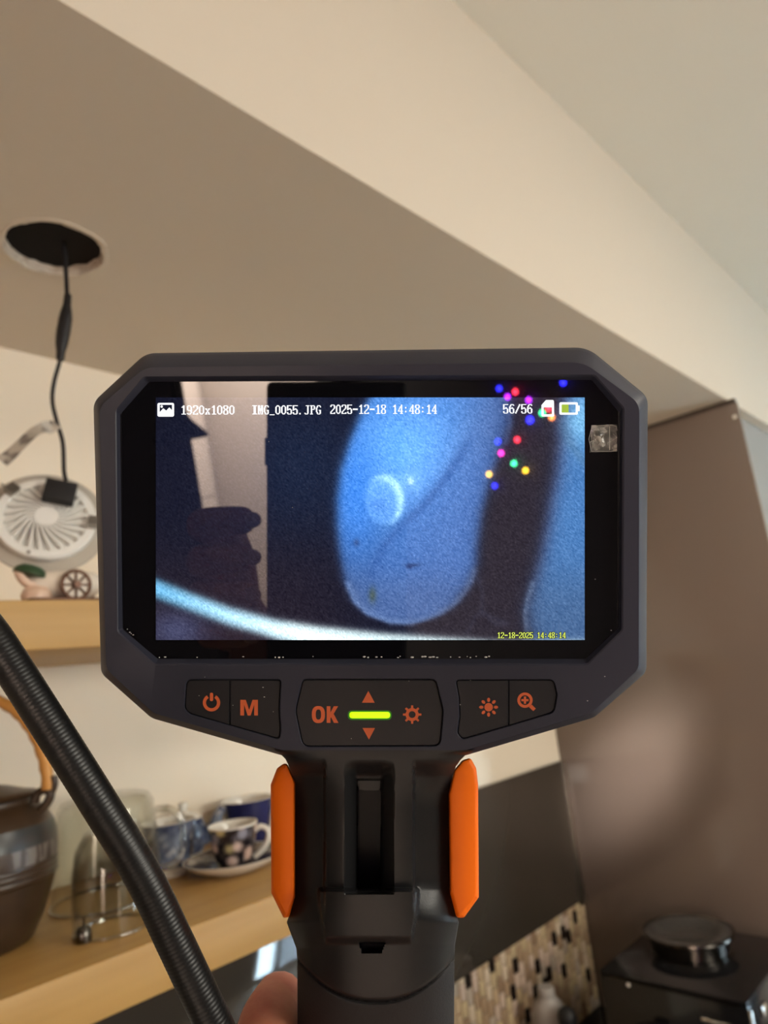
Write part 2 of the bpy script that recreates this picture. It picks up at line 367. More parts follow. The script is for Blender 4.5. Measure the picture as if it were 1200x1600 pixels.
# black glass splash panel, its end strip and the mosaic below it
MZ, MB = -0.598, -0.829
bs = empty('splash_panel', w((1.0, WY-0.004, MZ)), 'wide black glass splash panel on the back wall under the lower shelf', 'panel')
box('glass_sheet', (-1.5, -0.008, 0), (0.641, 0.003, 0.324), M['black_gloss'], bs, 0.001)
tag(box('edge_strip', (0.641, -0.010, -0.004), (0.647, 0.003, 0.320), M['alu'], bs, 0.0005), 'thin pale aluminium end strip')
tp = empty('mosaic_backsplash', w((1.14, WY, MB)), 'mosaic tile strip of beige and dark brown tiles below the black panel', 'tile')
box('grout_bed', (-0.60, -0.004, 0), (0.508, -0.0005, MZ-MB-0.001), M['grout'], tp)
def mosaic():
    cols = [(0.54, 0.40, 0.25), (0.42, 0.29, 0.18), (0.68, 0.55, 0.40), (0.50, 0.41, 0.32), (0.58, 0.45, 0.27), (0.33, 0.22, 0.14), (0.60, 0.46, 0.36)]
    ms = [mat('tile_glaze', c, 0.25, var=((60, 60, 60), tuple(x*0.82 for x in c), (0.4, 0.65))) for c in cols]
    dk = mat('dark_tile_glaze', (0.022, 0.015, 0.012), 0.15)
    tw, th, g = 0.0200, 0.0292, 0.0012
    def shape(m):
        bm = bmesh.new(); bm_box(bm, (g, -0.0085, g), (tw-g, -0.004, th-g), 0.001, 1)
        o = from_bm('tile', bm, m, tp, None); return o
    protos = [shape(m) for m in ms]; dp = shape(dk); used = set()
    dark = [(1,2),(3,3),(4,2),(5,3),(7,4),(9,5),(8,4),(10,5),(12,6),(14,5),(15,6),(16,4),(17,7),(19,5),(20,7),(21,6),(22,7),(18,3),(13,3),(11,2),(23,2)]
    # rows counted from the top, columns from the left end in view
    dark_px = [(726,1530),(768,1508),(802,1508),(836,1509),(857,1516),(878,1521),(851,1544),(832,1558),(798,1560),(826,1590),(861,1467),(878,1455),(895,1444),(890,1470),(918,1535),(908,1412)]
    cells = set()
    for q in dark_px:
        p = on_y(q[0], q[1], WY-0.006); cells.add((int((p.x-1.14)/tw), int((p.z-MB-(0 if int((p.x-1.14)/tw) % 2 else -th/2))/th)))
    for i in range(25):
        for k in range(-1, 9):
            z = k*th+(0 if i % 2 else -th/2)
            lo, hi = max(z, 0.0), min(z+th, MZ-MB-0.001)
            if hi-lo < 0.004: continue
            kk = k
            src = dp if (i, k) in cells else random.choice(protos)
            full = abs((hi-lo)-th) < 1e-4
            if full and id(src) not in used: o = src; used.add(id(src))
            else:
                o = src.copy(); COL.objects.link(o); o.parent = tp
            if not full: o.scale = (1, 1, (hi-lo)/th)
            o.location = (i*tw+0.006, random.uniform(-0.0006, 0.0003), lo)
    # the continuation hidden behind the hand-held device
    bm = bmesh.new()
    for i in range(-29, 0):
        for k in range(8):
            if (i+k) % 1 == 0:
                z = k*th+(0 if i % 2 else -th/2)
                if z < 0 or z+th > MZ-MB: continue
                bm_box(bm, (i*tw+g+0.006, -0.0085, z+g), ((i+1)*tw-g+0.006, -0.004, z+th-g))
    tag(from_bm('tile_field', bm, ms[0], tp), kind='stuff')
    for p in protos+[dp]:
        if id(p) not in used: bpy.data.objects.remove(p)
mosaic()

# tall brown panel standing at right angles to the back wall
pn = empty('tall_side_panel', w((PX, 0.71, FL)), 'tall glossy brown panel covering the side of the wall at right', 'panel')
box('panel_sheet', (0, 0.41-0.71, 0), (0.012, WY-0.71, 0.498+EYE), M['brown_gloss'], pn, 0.0015)
box('top_gap_shade', (-0.001, 0.412-0.71, 0.4955+EYE), (0.011, WY-0.712, 0.5060+EYE), M['brown_dark'], pn)  # dark strip painted in for the shaded gap under the soffit
sc = lathe('screw_cap', [(0, 0.002), (0.004, 0.0018), (0.005, 0)], M['china'], pn, 16)
sc.rotation_euler = (0, -math.pi/2, 0); sc.location = (0, 0.420-0.71, 0.464+EYE)

# ------------------------------------------------------------------ shelves
S0, S1, SFY = -0.6, 0.78, 0.685
LZ, UZ, TH = -0.227, 0.098, 0.0465
def shelf(name, z, label):
    e = empty(name, w((0.1, WY, z-TH)), label, 'shelf', 'oak shelves on the back wall')
    box('board', (S0-0.1, SFY-WY, 0), (S1-0.1, -0.0005, TH), M['wood'], e, 0.0015)
    return e
shelf('wall_shelf', LZ, 'thick oak wall shelf carrying the cups, glasses and teapot')
shelf('wall_shelf', UZ, 'thick oak wall shelf behind the hanging lamp, carrying a figurine')

# ------------------------------------------------------------------ hanging downlight
def downlight():
    cdir = ray(73, 806).normalized(); ctr = ray(73, 806)*(0.73/ray(73, 806).y)
    upv = Vector((0, 0, 1)); upv = (upv-cdir*upv.dot(cdir)).normalized()
    th = math.radians(33); n = (-cdir*math.cos(th)+upv*math.sin(th)+RT*0.05).normalized()
    x = RT-n*RT.dot(n); x.normalize(); y = n.cross(x)
    rot = Matrix((x, y, n)).transposed().to_4x4(); rot = rot @ Matrix.Rotation(math.radians(-14), 4, 'Z')
    e = empty('downlight', (0, 0, 0), 'round white LED downlight pulled from the ceiling hole, dangling by its black cable', 'lamp')
    e.matrix_world = Matrix.Translation(w(ctr)) @ rot
    inv = e.matrix_world.inverted()
    R1, R2 = 0.0488, 0.0615
    lathe('trim_ring', [(0.044, -0.0150), (R2-0.001, -0.0150), (R2, -0.0140), (R2-0.0005, -0.0125), (R1-0.001, -0.0115), (0.044, -0.0115), (0.044, -0.0150)], M['ring'], e, 96)
    lathe('diffuser', [(0, -0.0145), (0.0438, -0.0145), (0.0438, -0.0125), (0, -0.0125)], M['frosted'], e, 64)
    lathe('heat_sink', [(0, -0.0115), (R1-0.001, -0.0115), (R1, -0.0105), (R1, -0.004), (R1-0.0012, -0.0024), (0.040, -0.0022), (0.0395, -0.0085), (0.014, -0.0075), (0.0110, 0.0008), (0, 0.0014)], M['fin'], e, 96)
    nf = 24
    fm = None
    for i in range(nf):
        if fm is None:
            bm = bmesh.new(); pts = []
            for k in range(11):
                t = k/10; r = 0.0100+0.0305*t; a = 0.62*(2*t-t*t)
                pts.append((r*math.cos(a), r*math.sin(a), 0.0012-0.0042*t**2.2))
            prev = None
            for k, p in enumerate(pts):
                a = math.atan2(p[1], p[0]); q = pts[min(k+1, 10)]; o_ = pts[max(k-1, 0)]
                t = Vector((q[0]-o_[0], q[1]-o_[1], 0)).normalized(); s = Vector((-t.y, t.x, 0))
                wd = 0.0007+0.0006*k/10
                row = [bm.verts.new(Vector((p[0], p[1], -0.0088))-s*wd*1.5), bm.verts.new(Vector(p)-s*wd), bm.verts.new(Vector(p)+s*wd), bm.verts.new(Vector((p[0], p[1], -0.0088))+s*wd*1.5)]
                if prev:
                    for j in range(3): bm.faces.new((prev[j], prev[j+1], row[j+1], row[j]))
                else: bm.faces.new(row)
                prev = row
            bm.faces.new(prev[::-1])
            o = from_bm('fin', bm, M['fin'], e, 40); fm = o
        else:
            o = fm.copy(); COL.objects.link(o); o.parent = e
        o.rotation_euler = (0, 0, 2*math.pi*i/nf)
    # driver box: put where the photograph shows it, on the back of the heat sink
    def loc(px, py, Y): return inv @ w(on_y(px, py, Y))
    dl = inv @ w(ray(95, 767)*(0.7275/ray(95, 767).y))
    bx = box('driver_box', (-0.0155, -0.0125, 0.0), (0.0155, 0.0125, 0.011), M['driver'], e, 0.0012)
    bx.location = (dl.x*1.0, dl.y*1.0-0.002, 0.0012); bx.rotation_euler = (0, 0, math.radians(17))
    for (a, nm) in ((165, 0), (19, 1)):
        ca = math.radians(a); c = Vector((0.045*math.cos(ca), 0.045*math.sin(ca), 0))
        bm = bmesh.new(); bm_box(bm, (-0.0045, -0.006, -0.003), (0.0045, 0.006, 0.0045), 0.0008)
        for k in range(6): bm_box(bm, (-0.0052, -0.0056+k*0.002, -0.001), (0.0052, -0.0046+k*0.002, 0.0056), 0)
        bm_box(bm, (-0.014, -0.001, -0.004), (-0.005, 0.001, -0.003))
        o = from_bm('spring_clip', bm, M['clip'], e, 40); o.location = c; o.rotation_euler = (0, 0, ca+math.pi)
    o = lathe('rivet', [(0, 0.0012), (0.0016, 0.0010), (0.002, 0)], M['clip'], e, 16); o.location = (0.006, -0.0445, -0.0022)
    # cable up to the hole
    Yc = 0.7295
    P = [on_y(x, y, Yc) for x, y in ((99, 752), (100, 735), (98, 692), (89, 660), (82, 628), (84, 600), (93, 566))]
    Q = [on_y(x, y, Yc) for x, y in ((105, 466), (103.5, 432), (101, 395))] + [Vector((0.297, 0.733, 0.56)), Vector((0.31, 0.74, 0.66))]
    P[0] = Vector((P[0].x, Yc-0.006, P[0].z))
    tube('cable', [inv @ w(p) for p in spline(P, 8)], 0.0023, M['cable'], e, 12)
    tube('cable', [inv @ w(p) for p in spline(Q, 8)], 0.0026, M['cable'], e, 12)
    C = [on_y(x, y, Yc) for x, y in ((94, 563), (95.5, 545), (98, 525), (102, 500), (104.5, 478), (106, 461))]
    cp = spline(C, 8)
    rr = np.interp(np.linspace(0, 1, len(cp)), [0, 0.03, 0.15, 0.28, 0.45, 0.62, 0.72, 0.8, 1.0], [0.0036, 0.0044, 0.0048, 0.0066, 0.0074, 0.0072, 0.0060, 0.0045, 0.0041])
    cn = tube('cable_connector', [inv @ w(p) for p in cp], lambda i: float(rr[i]), M['cable'], e, 16)
    # paper flag round the cable
    cl = [on_y(x, y, Yc-dy) for x, y, dy in ((88, 662, 0.003), (80, 667, 0.003), (68, 668, 0.004), (52, 676, 0.007), (33, 694, 0.010), (14, 712, 0.012), (2, 721, 0.012))]
    cl = spline(cl, 6); bm = bmesh.new(); prev = None
    for i, p in enumerate(cl):
        t = (cl[min(i+1, len(cl)-1)]-cl[max(i-1, 0)]).normalized(); s = fw.cross(t).normalized()
        f = i/(len(cl)-1); hw = 0.0072+0.0008*f; tw_ = math.sin(f*3.0)*0.25+0.1
        s = (s*math.cos(tw_)+fw*math.sin(tw_)).normalized(); nn = t.cross(s).normalized()*0.0002
        row = [bm.verts.new(inv @ w(p+s*hw-nn)), bm.verts.new(inv @ w(p-s*hw-nn)), bm.verts.new(inv @ w(p-s*hw+nn)), bm.verts.new(inv @ w(p+s*hw+nn))]
        if prev:
            for j in range(4): bm.faces.new((prev[j], prev[(j+1) % 4], row[(j+1) % 4], row[j]))
        else: bm.faces.new(row)
        prev = row
    bm.faces.new(prev[::-1])
    tag(from_bm('cable_tag', bm, M['label'], e, 60), 'curled grey paper tag stuck round the cable')
downlight()

# ------------------------------------------------------------------ figurine on the upper shelf
def figurine():
    z0 = UZ; Y = 0.712
    b = on_y(95, 937, Y); e = empty('figurine', w((b.x, Y, z0)), 'porcelain carriage figurine with a bronze wheel on the upper shelf', 'figurine')
    s = 0.00066
    def bx(px): return on_y(px, 937, Y).x-b.x
    box('base', (bx(36), -0.02, 0), (bx(145), 0.02, 0.0035), M['bronze'], e, 0.0012)
    # coach body: a lofted tub
    bm = bmesh.new(); lathe_bm(bm, [(0, 0.004), (0.020, 0.006), (0.031, 0.013), (0.034, 0.021), (0.031, 0.028), (0.024, 0.032), (0, 0.034)], 32)
    bmesh.ops.scale(bm, vec=(1.15, 0.55, 1.0), verts=bm.verts[:])
    o = from_bm('coach_body', bm, M['porcelain'], e, 60); o.location = (bx(108), 0.006, 0)
    def wheel(x, y, R):
        bm = bmesh.new()
        tube_bm(bm, [(R*math.cos(2*math.pi*k/40), 0, R*math.sin(2*math.pi*k/40)) for k in range(40)], R*0.12, 8, False, 1, True)
        for k in range(8):
            a = math.pi*2*k/8
            tube_bm(bm, [(0, 0, 0), (R*math.cos(a), 0, R*math.sin(a))], R*0.075, 6)
        tube_bm(bm, [(0, -0.004, 0), (0, 0.004, 0)], R*0.26, 14)
        o = from_bm('wheel', bm, M['bronze'], e, 60); o.location = (x, y, R*1.1+0.001)
    wheel(bx(108), -0.0175, 0.0140)
    wheel(bx(140), 0.016, 0.0120)
    lathe('wheel_disc', [(0, 0.001), (0.0128, 0.001), (0.0128, -0.001), (0, -0.001)], M['porcelain'], e, 32, loc=(bx(108), -0.0150, 0.0154)).rotation_euler = (math.pi/2, 0, 0)
    # green canopy and a curled pink horse before the coach
    bm = bmesh.new(); lathe_bm(bm, [(0, 0.007), (0.009, 0.006), (0.0135, 0.002), (0.015, -0.003), (0.012, -0.004), (0, -0.004)], 24)
    bmesh.ops.scale(bm, vec=(1.1, 0.7, 1.0), verts=bm.verts[:])
    o = from_bm('leaf_canopy', bm, M['pottery_green'], e, 60); o.location = (bx(48), 0, 0.031); o.rotation_euler = (0, math.radians(16), 0)
    pts = spline([(bx(27), 0, 0.033), (bx(30), 0, 0.028), (bx(36), 0, 0.0235), (bx(46), 0, 0.019), (bx(58), 0, 0.0175)], 6)
    tube('curled_stem', pts, lambda i: 0.0045-0.001*abs(i-14)/14, M['pottery_pink'], e, 10)
    bm = bmesh.new(); lathe_bm(bm, [(0, 0.001), (0.013, 0.001), (0.0145, 0.006), (0.012, 0.0125), (0.007, 0.015), (0, 0.016)], 28)
    bmesh.ops.scale(bm, vec=(1.0, 0.8, 1.0), verts=bm.verts[:])
    o = from_bm('seat_cushion', bm, M['pottery_pink'], e, 60); o.location = (bx(57), 0, 0.002)
figurine()

# ------------------------------------------------------------------ lower shelf: teapot
def teapot():
    cx, cy = 0.253, 0.848
    e = empty('teapot', w((cx, cy, LZ)), 'round brown stoneware teapot with an orange cane bail handle', 'teapot')
    n0 = set(bpy.data.objects.keys())
    prof = [(0, 0.0), (0.050, 0.0), (0.056, 0.004), (0.066, 0.026), (0.0735, 0.052), (0.0755, 0.062)]
    for z in (0.066, 0.072, 0.078):            # turned ridges
        prof += [(0.0765, z-0.0015), (0.0785, z), (0.0770, z+0.0018)]
    lathe('body', prof+[(0.0775, 0.083)], M['stoneware'], e, 72)
    lathe('glaze_band', [(0.0775, 0.083), (0.0782, 0.090), (0.0778, 0.100)], M['ashglaze'], e, 72)
    lathe('slate_band', [(0.0778, 0.100), (0.0768, 0.109), (0.0735, 0.120)], M['slate'], e, 72)
    lathe('shoulder', [(0.0735, 0.120), (0.0665, 0.132), (0.0585, 0.139), (0.056, 0.141), (0.0555, 0.146), (0.058, 0.1475), (0.050, 0.1475), (0.048, 0.140)], M['stoneware'], e, 72)
    lathe('lid', [(0.0565, 0.1478), (0.0590, 0.1490), (0.0570, 0.1515), (0.0480, 0.1535), (0.0300, 0.160), (0.0120, 0.164), (0.0080, 0.168), (0.0080, 0.174), (0.0135, 0.180), (0.0140, 0.184), (0.0090, 0.187), (0, 0.188)], M['stoneware'], e, 64)
    d = Vector((RT.x, RT.y, 0)).normalized()   # the bail stands across the view
    for sgn in (1, -1):
        c = d*(0.0655*sgn)
        pts = [c+d*(sgn*a)+Vector((0, 0, z)) for a, z in ((-0.002, 0.128), (0.008, 0.137), (0.0125, 0.146), (0.0085, 0.152), (-0.001, 0.149), (-0.004, 0.140))]
        bm = bmesh.new(); tube_bm(bm, spline(pts, 5), 0.0046, 10); tube_bm(bm, spline([c+d*(sgn*0.012)+Vector((0, 0, 0.146)), c+d*(sgn*0.0165)+Vector((0, 0, 0.155)), c+d*(sgn*0.0165)+Vector((0, 0, 0.166))], 4), 0.0038, 8)
        from_bm('lug', bm, M['stoneware'], e, 60)
    arch = [d*(0.0755*math.cos(t))+Vector((0, 0, 0.150+0.108*math.sin(t))) for t in np.linspace(0.02, math.pi-0.02, 60)]
    bm = bmesh.new(); tube_bm(bm, arch, lambda i: 0.0062+0.0006*math.sin(i*1.9), 12)
    tag(from_bm('bail_handle', bm, M['cane'], e, 60), 'orange cane-wrapped bail handle')
    s = -d*0.9+Vector((0.1, -0.3, 0)); s.normalize()
    e.scale = (1, 1, 0.94)
    tube('spout', spline([s*0.066+Vector((0, 0, 0.080)), s*0.088+Vector((0, 0, 0.100)), s*0.098+Vector((0, 0, 0.128)), s*0.112+Vector((0, 0, 0.143))], 6), lambda i: 0.019-0.0105*i/18, M['stoneware'], e, 16)
teapot()

# glasses standing upside down
def vessel(outer, t):
    """outer profile from rim (on the shelf) to closed top -> double-walled profile"""
    inner = [(max(r-t, 0), z if i < len(outer)-3 else z-t*1.4) for i, (r, z) in enumerate(outer)]
    return outer+[(0, outer[-1][1])]+[(0, inner[-1][1])]+inner[::-1]+[outer[0]]
def glasses():
    c = Vector((0.402, 0.872, LZ)); e = empty('glass_mug', w(c), 'big clear glass mug turned upside down beside the teapot', 'mug')
    o = [(0.0605, 0.0), (0.0612, 0.004), (0.0598, 0.05), (0.0575, 0.085), (0.0545, 0.104), (0.0490, 0.1125), (0.0400, 0.1155)]
    lathe('body', vessel(o, 0.0028), M['glass'], e, 72)
    tube('rim', [(0.0606*math.cos(a), 0.0606*math.sin(a), 0.0016) for a in np.linspace(0, 2*math.pi, 65)[:-1]], 0.0016, M['glass_edge'], e, 8, closed=True)
    d = Vector((0.87, -0.50, 0)).normalized()
    loop = [(0.0570, 0.091), (0.073, 0.089), (0.0850, 0.077), (0.0880, 0.055), (0.0845, 0.034), (0.0720, 0.0250), (0.0590, 0.0240)]
    tube('handle', [d*a+Vector((0, 0, z)) for a, z in spline([(a, z, 0) for a, z in loop], 6) and [(p.x, p.y) for p in spline([(a, z, 0) for a, z in loop], 6)]], 0.0040, M['glass_edge'], e, 14)
    c = Vector((0.357, 0.764, LZ)); e = empty('glass_tumbler', w(c), 'small clear domed glass upside down in front of the glass mug', 'glass')
    o = [(0.0365, 0.0), (0.0372, 0.003), (0.0385, 0.03), (0.0380, 0.055), (0.0345, 0.078), (0.0260, 0.0935), (0.0140, 0.0995)]
    lathe('body', vessel(o, 0.0022), M['glass'], e, 64)
    tube('rim', [(0.0366*math.cos(a), 0.0366*math.sin(a), 0.0015) for a in np.linspace(0, 2*math.pi, 65)[:-1]], 0.0015, M['glass_edge'], e, 8, closed=True)
    c = on_z(131, 1472, LZ); e = empty('glass_stopper', w(c), 'tiny steel peg standing on the shelf before the glasses', 'peg')
    lathe('peg_base', [(0, 0), (0.0075, 0), (0.0078, 0.003), (0.0070, 0.011), (0.0055, 0.0135), (0, 0.014)], M['steel'], e, 24)
    tube('peg_pin', [(0, 0, 0.013), (0.0, 0, 0.022)], 0.0014, M['steel'], e, 10)
glasses()

def cup_profile(rt, rb, h, t=0.0022, flare=1.0, foot=True):
    o = [(rb*0.75, 0), (rb*0.95, 0), (rb, 0.003)] if foot else [(rb*0.9, 0), (rb, 0.002)]
    for k in range(1, 9):
        q = k/8; o.append((rb+(rt-rb)*q**flare, 0.003+(h-0.003)*q))
    inn = [(rt-t*0.4, h+0.0006), (rt-t, h-0.0005)]
    for k in range(7, 0, -1):
        q = k/8; inn.append((max(rb+(rt-rb)*q**flare-t, 0.002), 0.003+(h-0.003)*q+t*0.4))
    inn.append((0, 0.006))
    return [(0, 0.0006)]+o, [o[-1]]+inn
def cups():
    # floral cup on its saucer
    c = Vector((0.545, 0.822, LZ)); sa = empty('saucer', w(c), 'dark patterned saucer with a white rim under the floral cup', 'saucer')
    lathe('plate', [(0, 0.0), (0.030, 0.0), (0.034, 0.002), (0.052, 0.0085), (0.0635, 0.0170), (0.0640, 0.0178), (0.0632, 0.0180), (0.0622, 0.0174)], M['china'], sa, 72)
    lathe('patterned_well', [(0.0622, 0.0174), (0.050, 0.0110), (0.034, 0.0052), (0, 0.0040)], M['saucer'], sa, 72)
    e = empty('espresso_cup', w(c+Vector((0, 0, 0.0043))), 'small black floral cup with a white handle standing on its saucer', 'cup')
    ou, inn = cup_profile(0.0312, 0.0195, 0.050, flare=0.6)
    lathe('body', ou, M['floral'], e, 56); lathe('lining', inn, M['china'], e, 56)
    lathe('rim', [(0.0311, 0.0485), (0.0316, 0.0495), (0.0312, 0.0508), (0.0300, 0.0504)], M['china'], e, 56)
    d = Vector((RT.x, RT.y, 0)).normalized()
    hp = [(0.0275, 0.040), (0.036, 0.0435), (0.0445, 0.0385), (0.0445, 0.0285), (0.0375, 0.0175), (0.0260, 0.0080)]
    tag(tube('handle', [d*p.x+Vector((0, 0, p.y)) for p in spline([(a, b, 0) for a, b in hp], 6)], 0.0036, M['china'], e, 12), 'white loop handle')
    # navy cup behind
    c = Vector((0.648, 0.935, LZ)); e = empty('navy_cup', w(c), 'dark blue cup with a white inside, behind the floral cup', 'cup')
    ou, inn = cup_profile(0.0385, 0.0275, 0.060, flare=0.8)
    lathe('body', ou, M['navy'], e, 56); lathe('lining', inn, M['china'], e, 56)
    hp = [(0.0350, 0.048), (0.0455, 0.050), (0.0525, 0.043), (0.0500, 0.030), (0.0400, 0.0190), (0.0310, 0.0160)]
    tag(tube('handle', [d*p.x+Vector((0, 0, p.y)) for p in spline([(a, b, 0) for a, b in hp], 6)], 0.0036, M['china'], e, 12), 'white handle')
    # blue and white cup seen through the glass handle
    c = Vector((0.497, 0.898, LZ)); e = empty('blue_cup', w(c), 'blue patterned cup with a white foot seen through the glass mug handle', 'cup')
    ou, inn = cup_profile(0.0345, 0.0240, 0.064, flare=0.7)
    lathe('body', [(p[0]*1.0, p[1]) for p in ou[4:]], M['blueware'], e, 56)
    lathe('foot', ou[:5], M['china'], e, 56); lathe('lining', inn, M['china'], e, 56)
    # little lidded jug
    c = Vector((0.553, 0.956, LZ)); e = empty('lidded_jug', w(c), 'little blue and white lidded jug with a pointed spout behind the saucer', 'jug')
    lathe('body', [(0, 0), (0.022, 0), (0.025, 0.004), (0.0330, 0.020), (0.0320, 0.038), (0.0265, 0.048), (0.0270, 0.051), (0.0255, 0.051), (0.024, 0.046)], M['blueware'], e, 48)
    lathe('lid', [(0.0250, 0.051), (0.0200, 0.0565), (0.0080, 0.0600), (0.0050, 0.0630), (0.0070, 0.0680), (0.0055, 0.0725), (0, 0.0740)], M['china'], e, 40)
    bm = bmesh.new()
    tube_bm(bm, spline([d*0.026+Vector((0, 0, 0.022)), d*0.042+Vector((0, 0, 0.036)), d*0.050+Vector((0, 0, 0.052)), d*0.0565+Vector((0, 0, 0.0615))], 6), lambda i: 0.0115-0.0065*i/18, 14)
    from_bm('spout', bm, M['blueware'], e, 60)
    hp = [(-0.028, 0.042), (-0.041, 0.044), (-0.047, 0.033), (-0.042, 0.020), (-0.030, 0.014)]
    tube('handle', [d*p.x+Vector((0, 0, p.y)) for p in spline([(a, b, 0) for a, b in hp], 6)], 0.0030, M['china'], e, 10)
cups()

# ------------------------------------------------------------------ worktop and what stands on it
CT = -0.832
k = empty('kitchen_counter', w((0.7, 0.7, FL)), 'dark granite worktop on a low cabinet below the mosaic', 'counter')
box('worktop', (-1.2, -0.30, CT-FL-0.03), (PX-0.7-0.002, 0.298, CT-FL), M['counter'], k, 0.002)
box('carcass', (-1.2, -0.27, 0.1), (PX-0.702, 0.298, CT-FL-0.03), M['cabinet'], k)
def appliance():
    x0, x1, y0, y1, zt = 1.310, 1.600, 0.515, 0.782, -0.600
    e = empty('countertop_appliance', w(((x0+x1)/2, (y0+y1)/2, CT)), 'glossy black box-shaped appliance with a round smoked lid, by the brown panel', 'appliance')
    hx, hy, h = (x1-x0)/2, (y1-y0)/2, zt-CT
    box('body', (-hx, -hy, 0.006), (hx, hy, h-0.004), M['appliance'], e, 0.006)
    box('top_plate', (-hx+0.001, -hy+0.001, h-0.005), (hx-0.001, hy-0.001, h), M['appliance'], e, 0.002)
    box('edge_trim', (-hx-0.0015, -hy+0.015, h-0.0085), (-hx+0.001, hy-0.02, h-0.0055), M['steel'], e)
    for sx in (-1, 1):
        for sy in (-1, 1): lathe('foot', [(0, 0), (0.012, 0), (0.012, 0.008), (0, 0.008)], M['appliance_matt'], e, 16, loc=(sx*(hx-0.03), sy*(hy-0.03), 0))
    cx, cy = 1.478-(x0+x1)/2, 0.668-(y0+y1)/2
    o = lathe('collar', [(0.078, h-0.002), (0.078, h+0.002), (0.074, h+0.004), (0.074, h+0.028), (0.070, h+0.030), (0.070, h+0.0295)], M['steel'], e, 64, c=(cx, cy, 0))
    o = lathe('lid_rim', [(0.074, h+0.028), (0.084, h+0.029), (0.0865, h+0.032), (0.0855, h+0.0355), (0.081, h+0.0365), (0.079, h+0.0345)], M['steel'], e, 72, c=(cx, cy, 0))
    o = lathe('lid', [(0.0795, h+0.0345), (0.070, h+0.0370), (0.058, h+0.0345), (0.050, h+0.0300), (0, h+0.0285)], M['smoked'], e, 72, c=(cx, cy, 0))
    # chrome badge bar, corner pillar and latch on the sides turned to us
    o = box('badge_bar', (-hx-0.004, -0.105, h-0.048), (-hx+0.001, -0.052, h-0.036), M['chrome'], e, 0.002)
    o = box('indicator', (-hx-0.003, 0.072, h-0.016), (-hx+0.001, 0.078, h-0.010), M['china'], e, 0.001)
    o = box('corner_pillar', (-hx+0.002, -hy-0.004, 0.02), (-hx+0.009, -hy+0.001, h-0.012), M['chrome'], e, 0.002)
    o = box('latch', (-hx+0.050, -hy-0.006, h-0.040), (-hx+0.075, -hy+0.001, h-0.022), M['chrome'], e, 0.003)
    o = box('lid_tab', (0.105, -0.010, h), (0.128, 0.014, h+0.012), M['chrome'], e, 0.002)
appliance()
def counter_things():
    p = on_y(852, 1541, 0.92); e = empty('plastic_bottle', w((p.x, 0.92, CT)), 'frosted grey plastic bottle standing in front of the mosaic tiles', 'bottle')
    h = p.z-CT
    lathe('body', [(0, 0), (0.030, 0), (0.033, 0.004), (0.033, h*0.72), (0.029, h*0.82), (0.016, h*0.90), (0.015, h*0.92)], M['frosted'], e, 40)
    lathe('cap', [(0.0165, h*0.90), (0.0175, h*0.905), (0.0170, h*0.985), (0.0150, h), (0, h)], M['frosted'], e, 32)
    p = on_y(884, 1573, 0.862); e = empty('pepper_mill', w((p.x, 0.862, CT)), 'dark mill with a ball top standing next to the frosted bottle', 'mill')
    h = p.z-CT
    lathe('body', [(0, 0), (0.022, 0), (0.023, 0.01), (0.017, h*0.35), (0.019, h*0.62), (0.013, h*0.75)], M['brown_dark'], e, 32)
    lathe('ball_top', [(0.013, h*0.75), (0.0165, h*0.80), (0.0185, h*0.88), (0.015, h*0.96), (0.007, h), (0, h)], M['appliance_matt'], e, 32)
    e = empty('cooking_pot', w((1.228, 0.715, CT)), 'low black pot standing between the mosaic and the black appliance', 'pot')
    q = on_y(950, 1556, 0.745); h = min(q.z-CT, 0.14)
    lathe('body', [(0, 0), (0.063, 0), (0.068, 0.006), (0.072, h*0.8), (0.075, h*0.82), (0.072, h*0.84), (0.069, h*0.82), (0.066, 0.01), (0, 0.008)], M['appliance_matt'], e, 56)
    lathe('lid', [(0.073, h*0.84), (0.068, h*0.88), (0.040, h*0.95), (0.012, h*0.96), (0.012, h*0.99), (0.018, h*1.06), (0.012, h*1.1), (0, h*1.1)], M['appliance_matt'], e, 48)
    for a in (1.57, 1.57+math.pi):
        c = Vector((math.cos(a), math.sin(a), 0)); s = Vector((-c.y, c.x, 0))
        tube('handle', spline([c*0.069-s*0.022+Vector((0, 0, h*0.66)), c*0.085-s*0.016+Vector((0, 0, h*0.68)), c*0.085+s*0.016+Vector((0, 0, h*0.68)), c*0.069+s*0.022+Vector((0, 0, h*0.66))], 5), 0.006, M['appliance_matt'], e, 10)
counter_things()

# ------------------------------------------------------------------ hand-held inspection camera
D0 = 181.0                                    # mm from the lens to its front face
BASE = Vector((-2.2, -205.0, -20.0))          # foot of the handle, device millimetres
def dev(px, py, z=0.0):
    d = D0-z
    return (Vector(((px-600)/F_PX*d, (800-py)/F_PX*d, z))-BASE)*0.001
def mm(x, y, z): return (Vector((x, y, z))-BASE)*0.001
dv = empty('inspection_camera', (0, 0, 0), 'black handheld inspection camera with a lit screen and orange side grips', 'camera')
dv.matrix_world = CAMM @ Matrix.Translation(Vector((0, 0, -D0*0.001))+BASE*0.001)

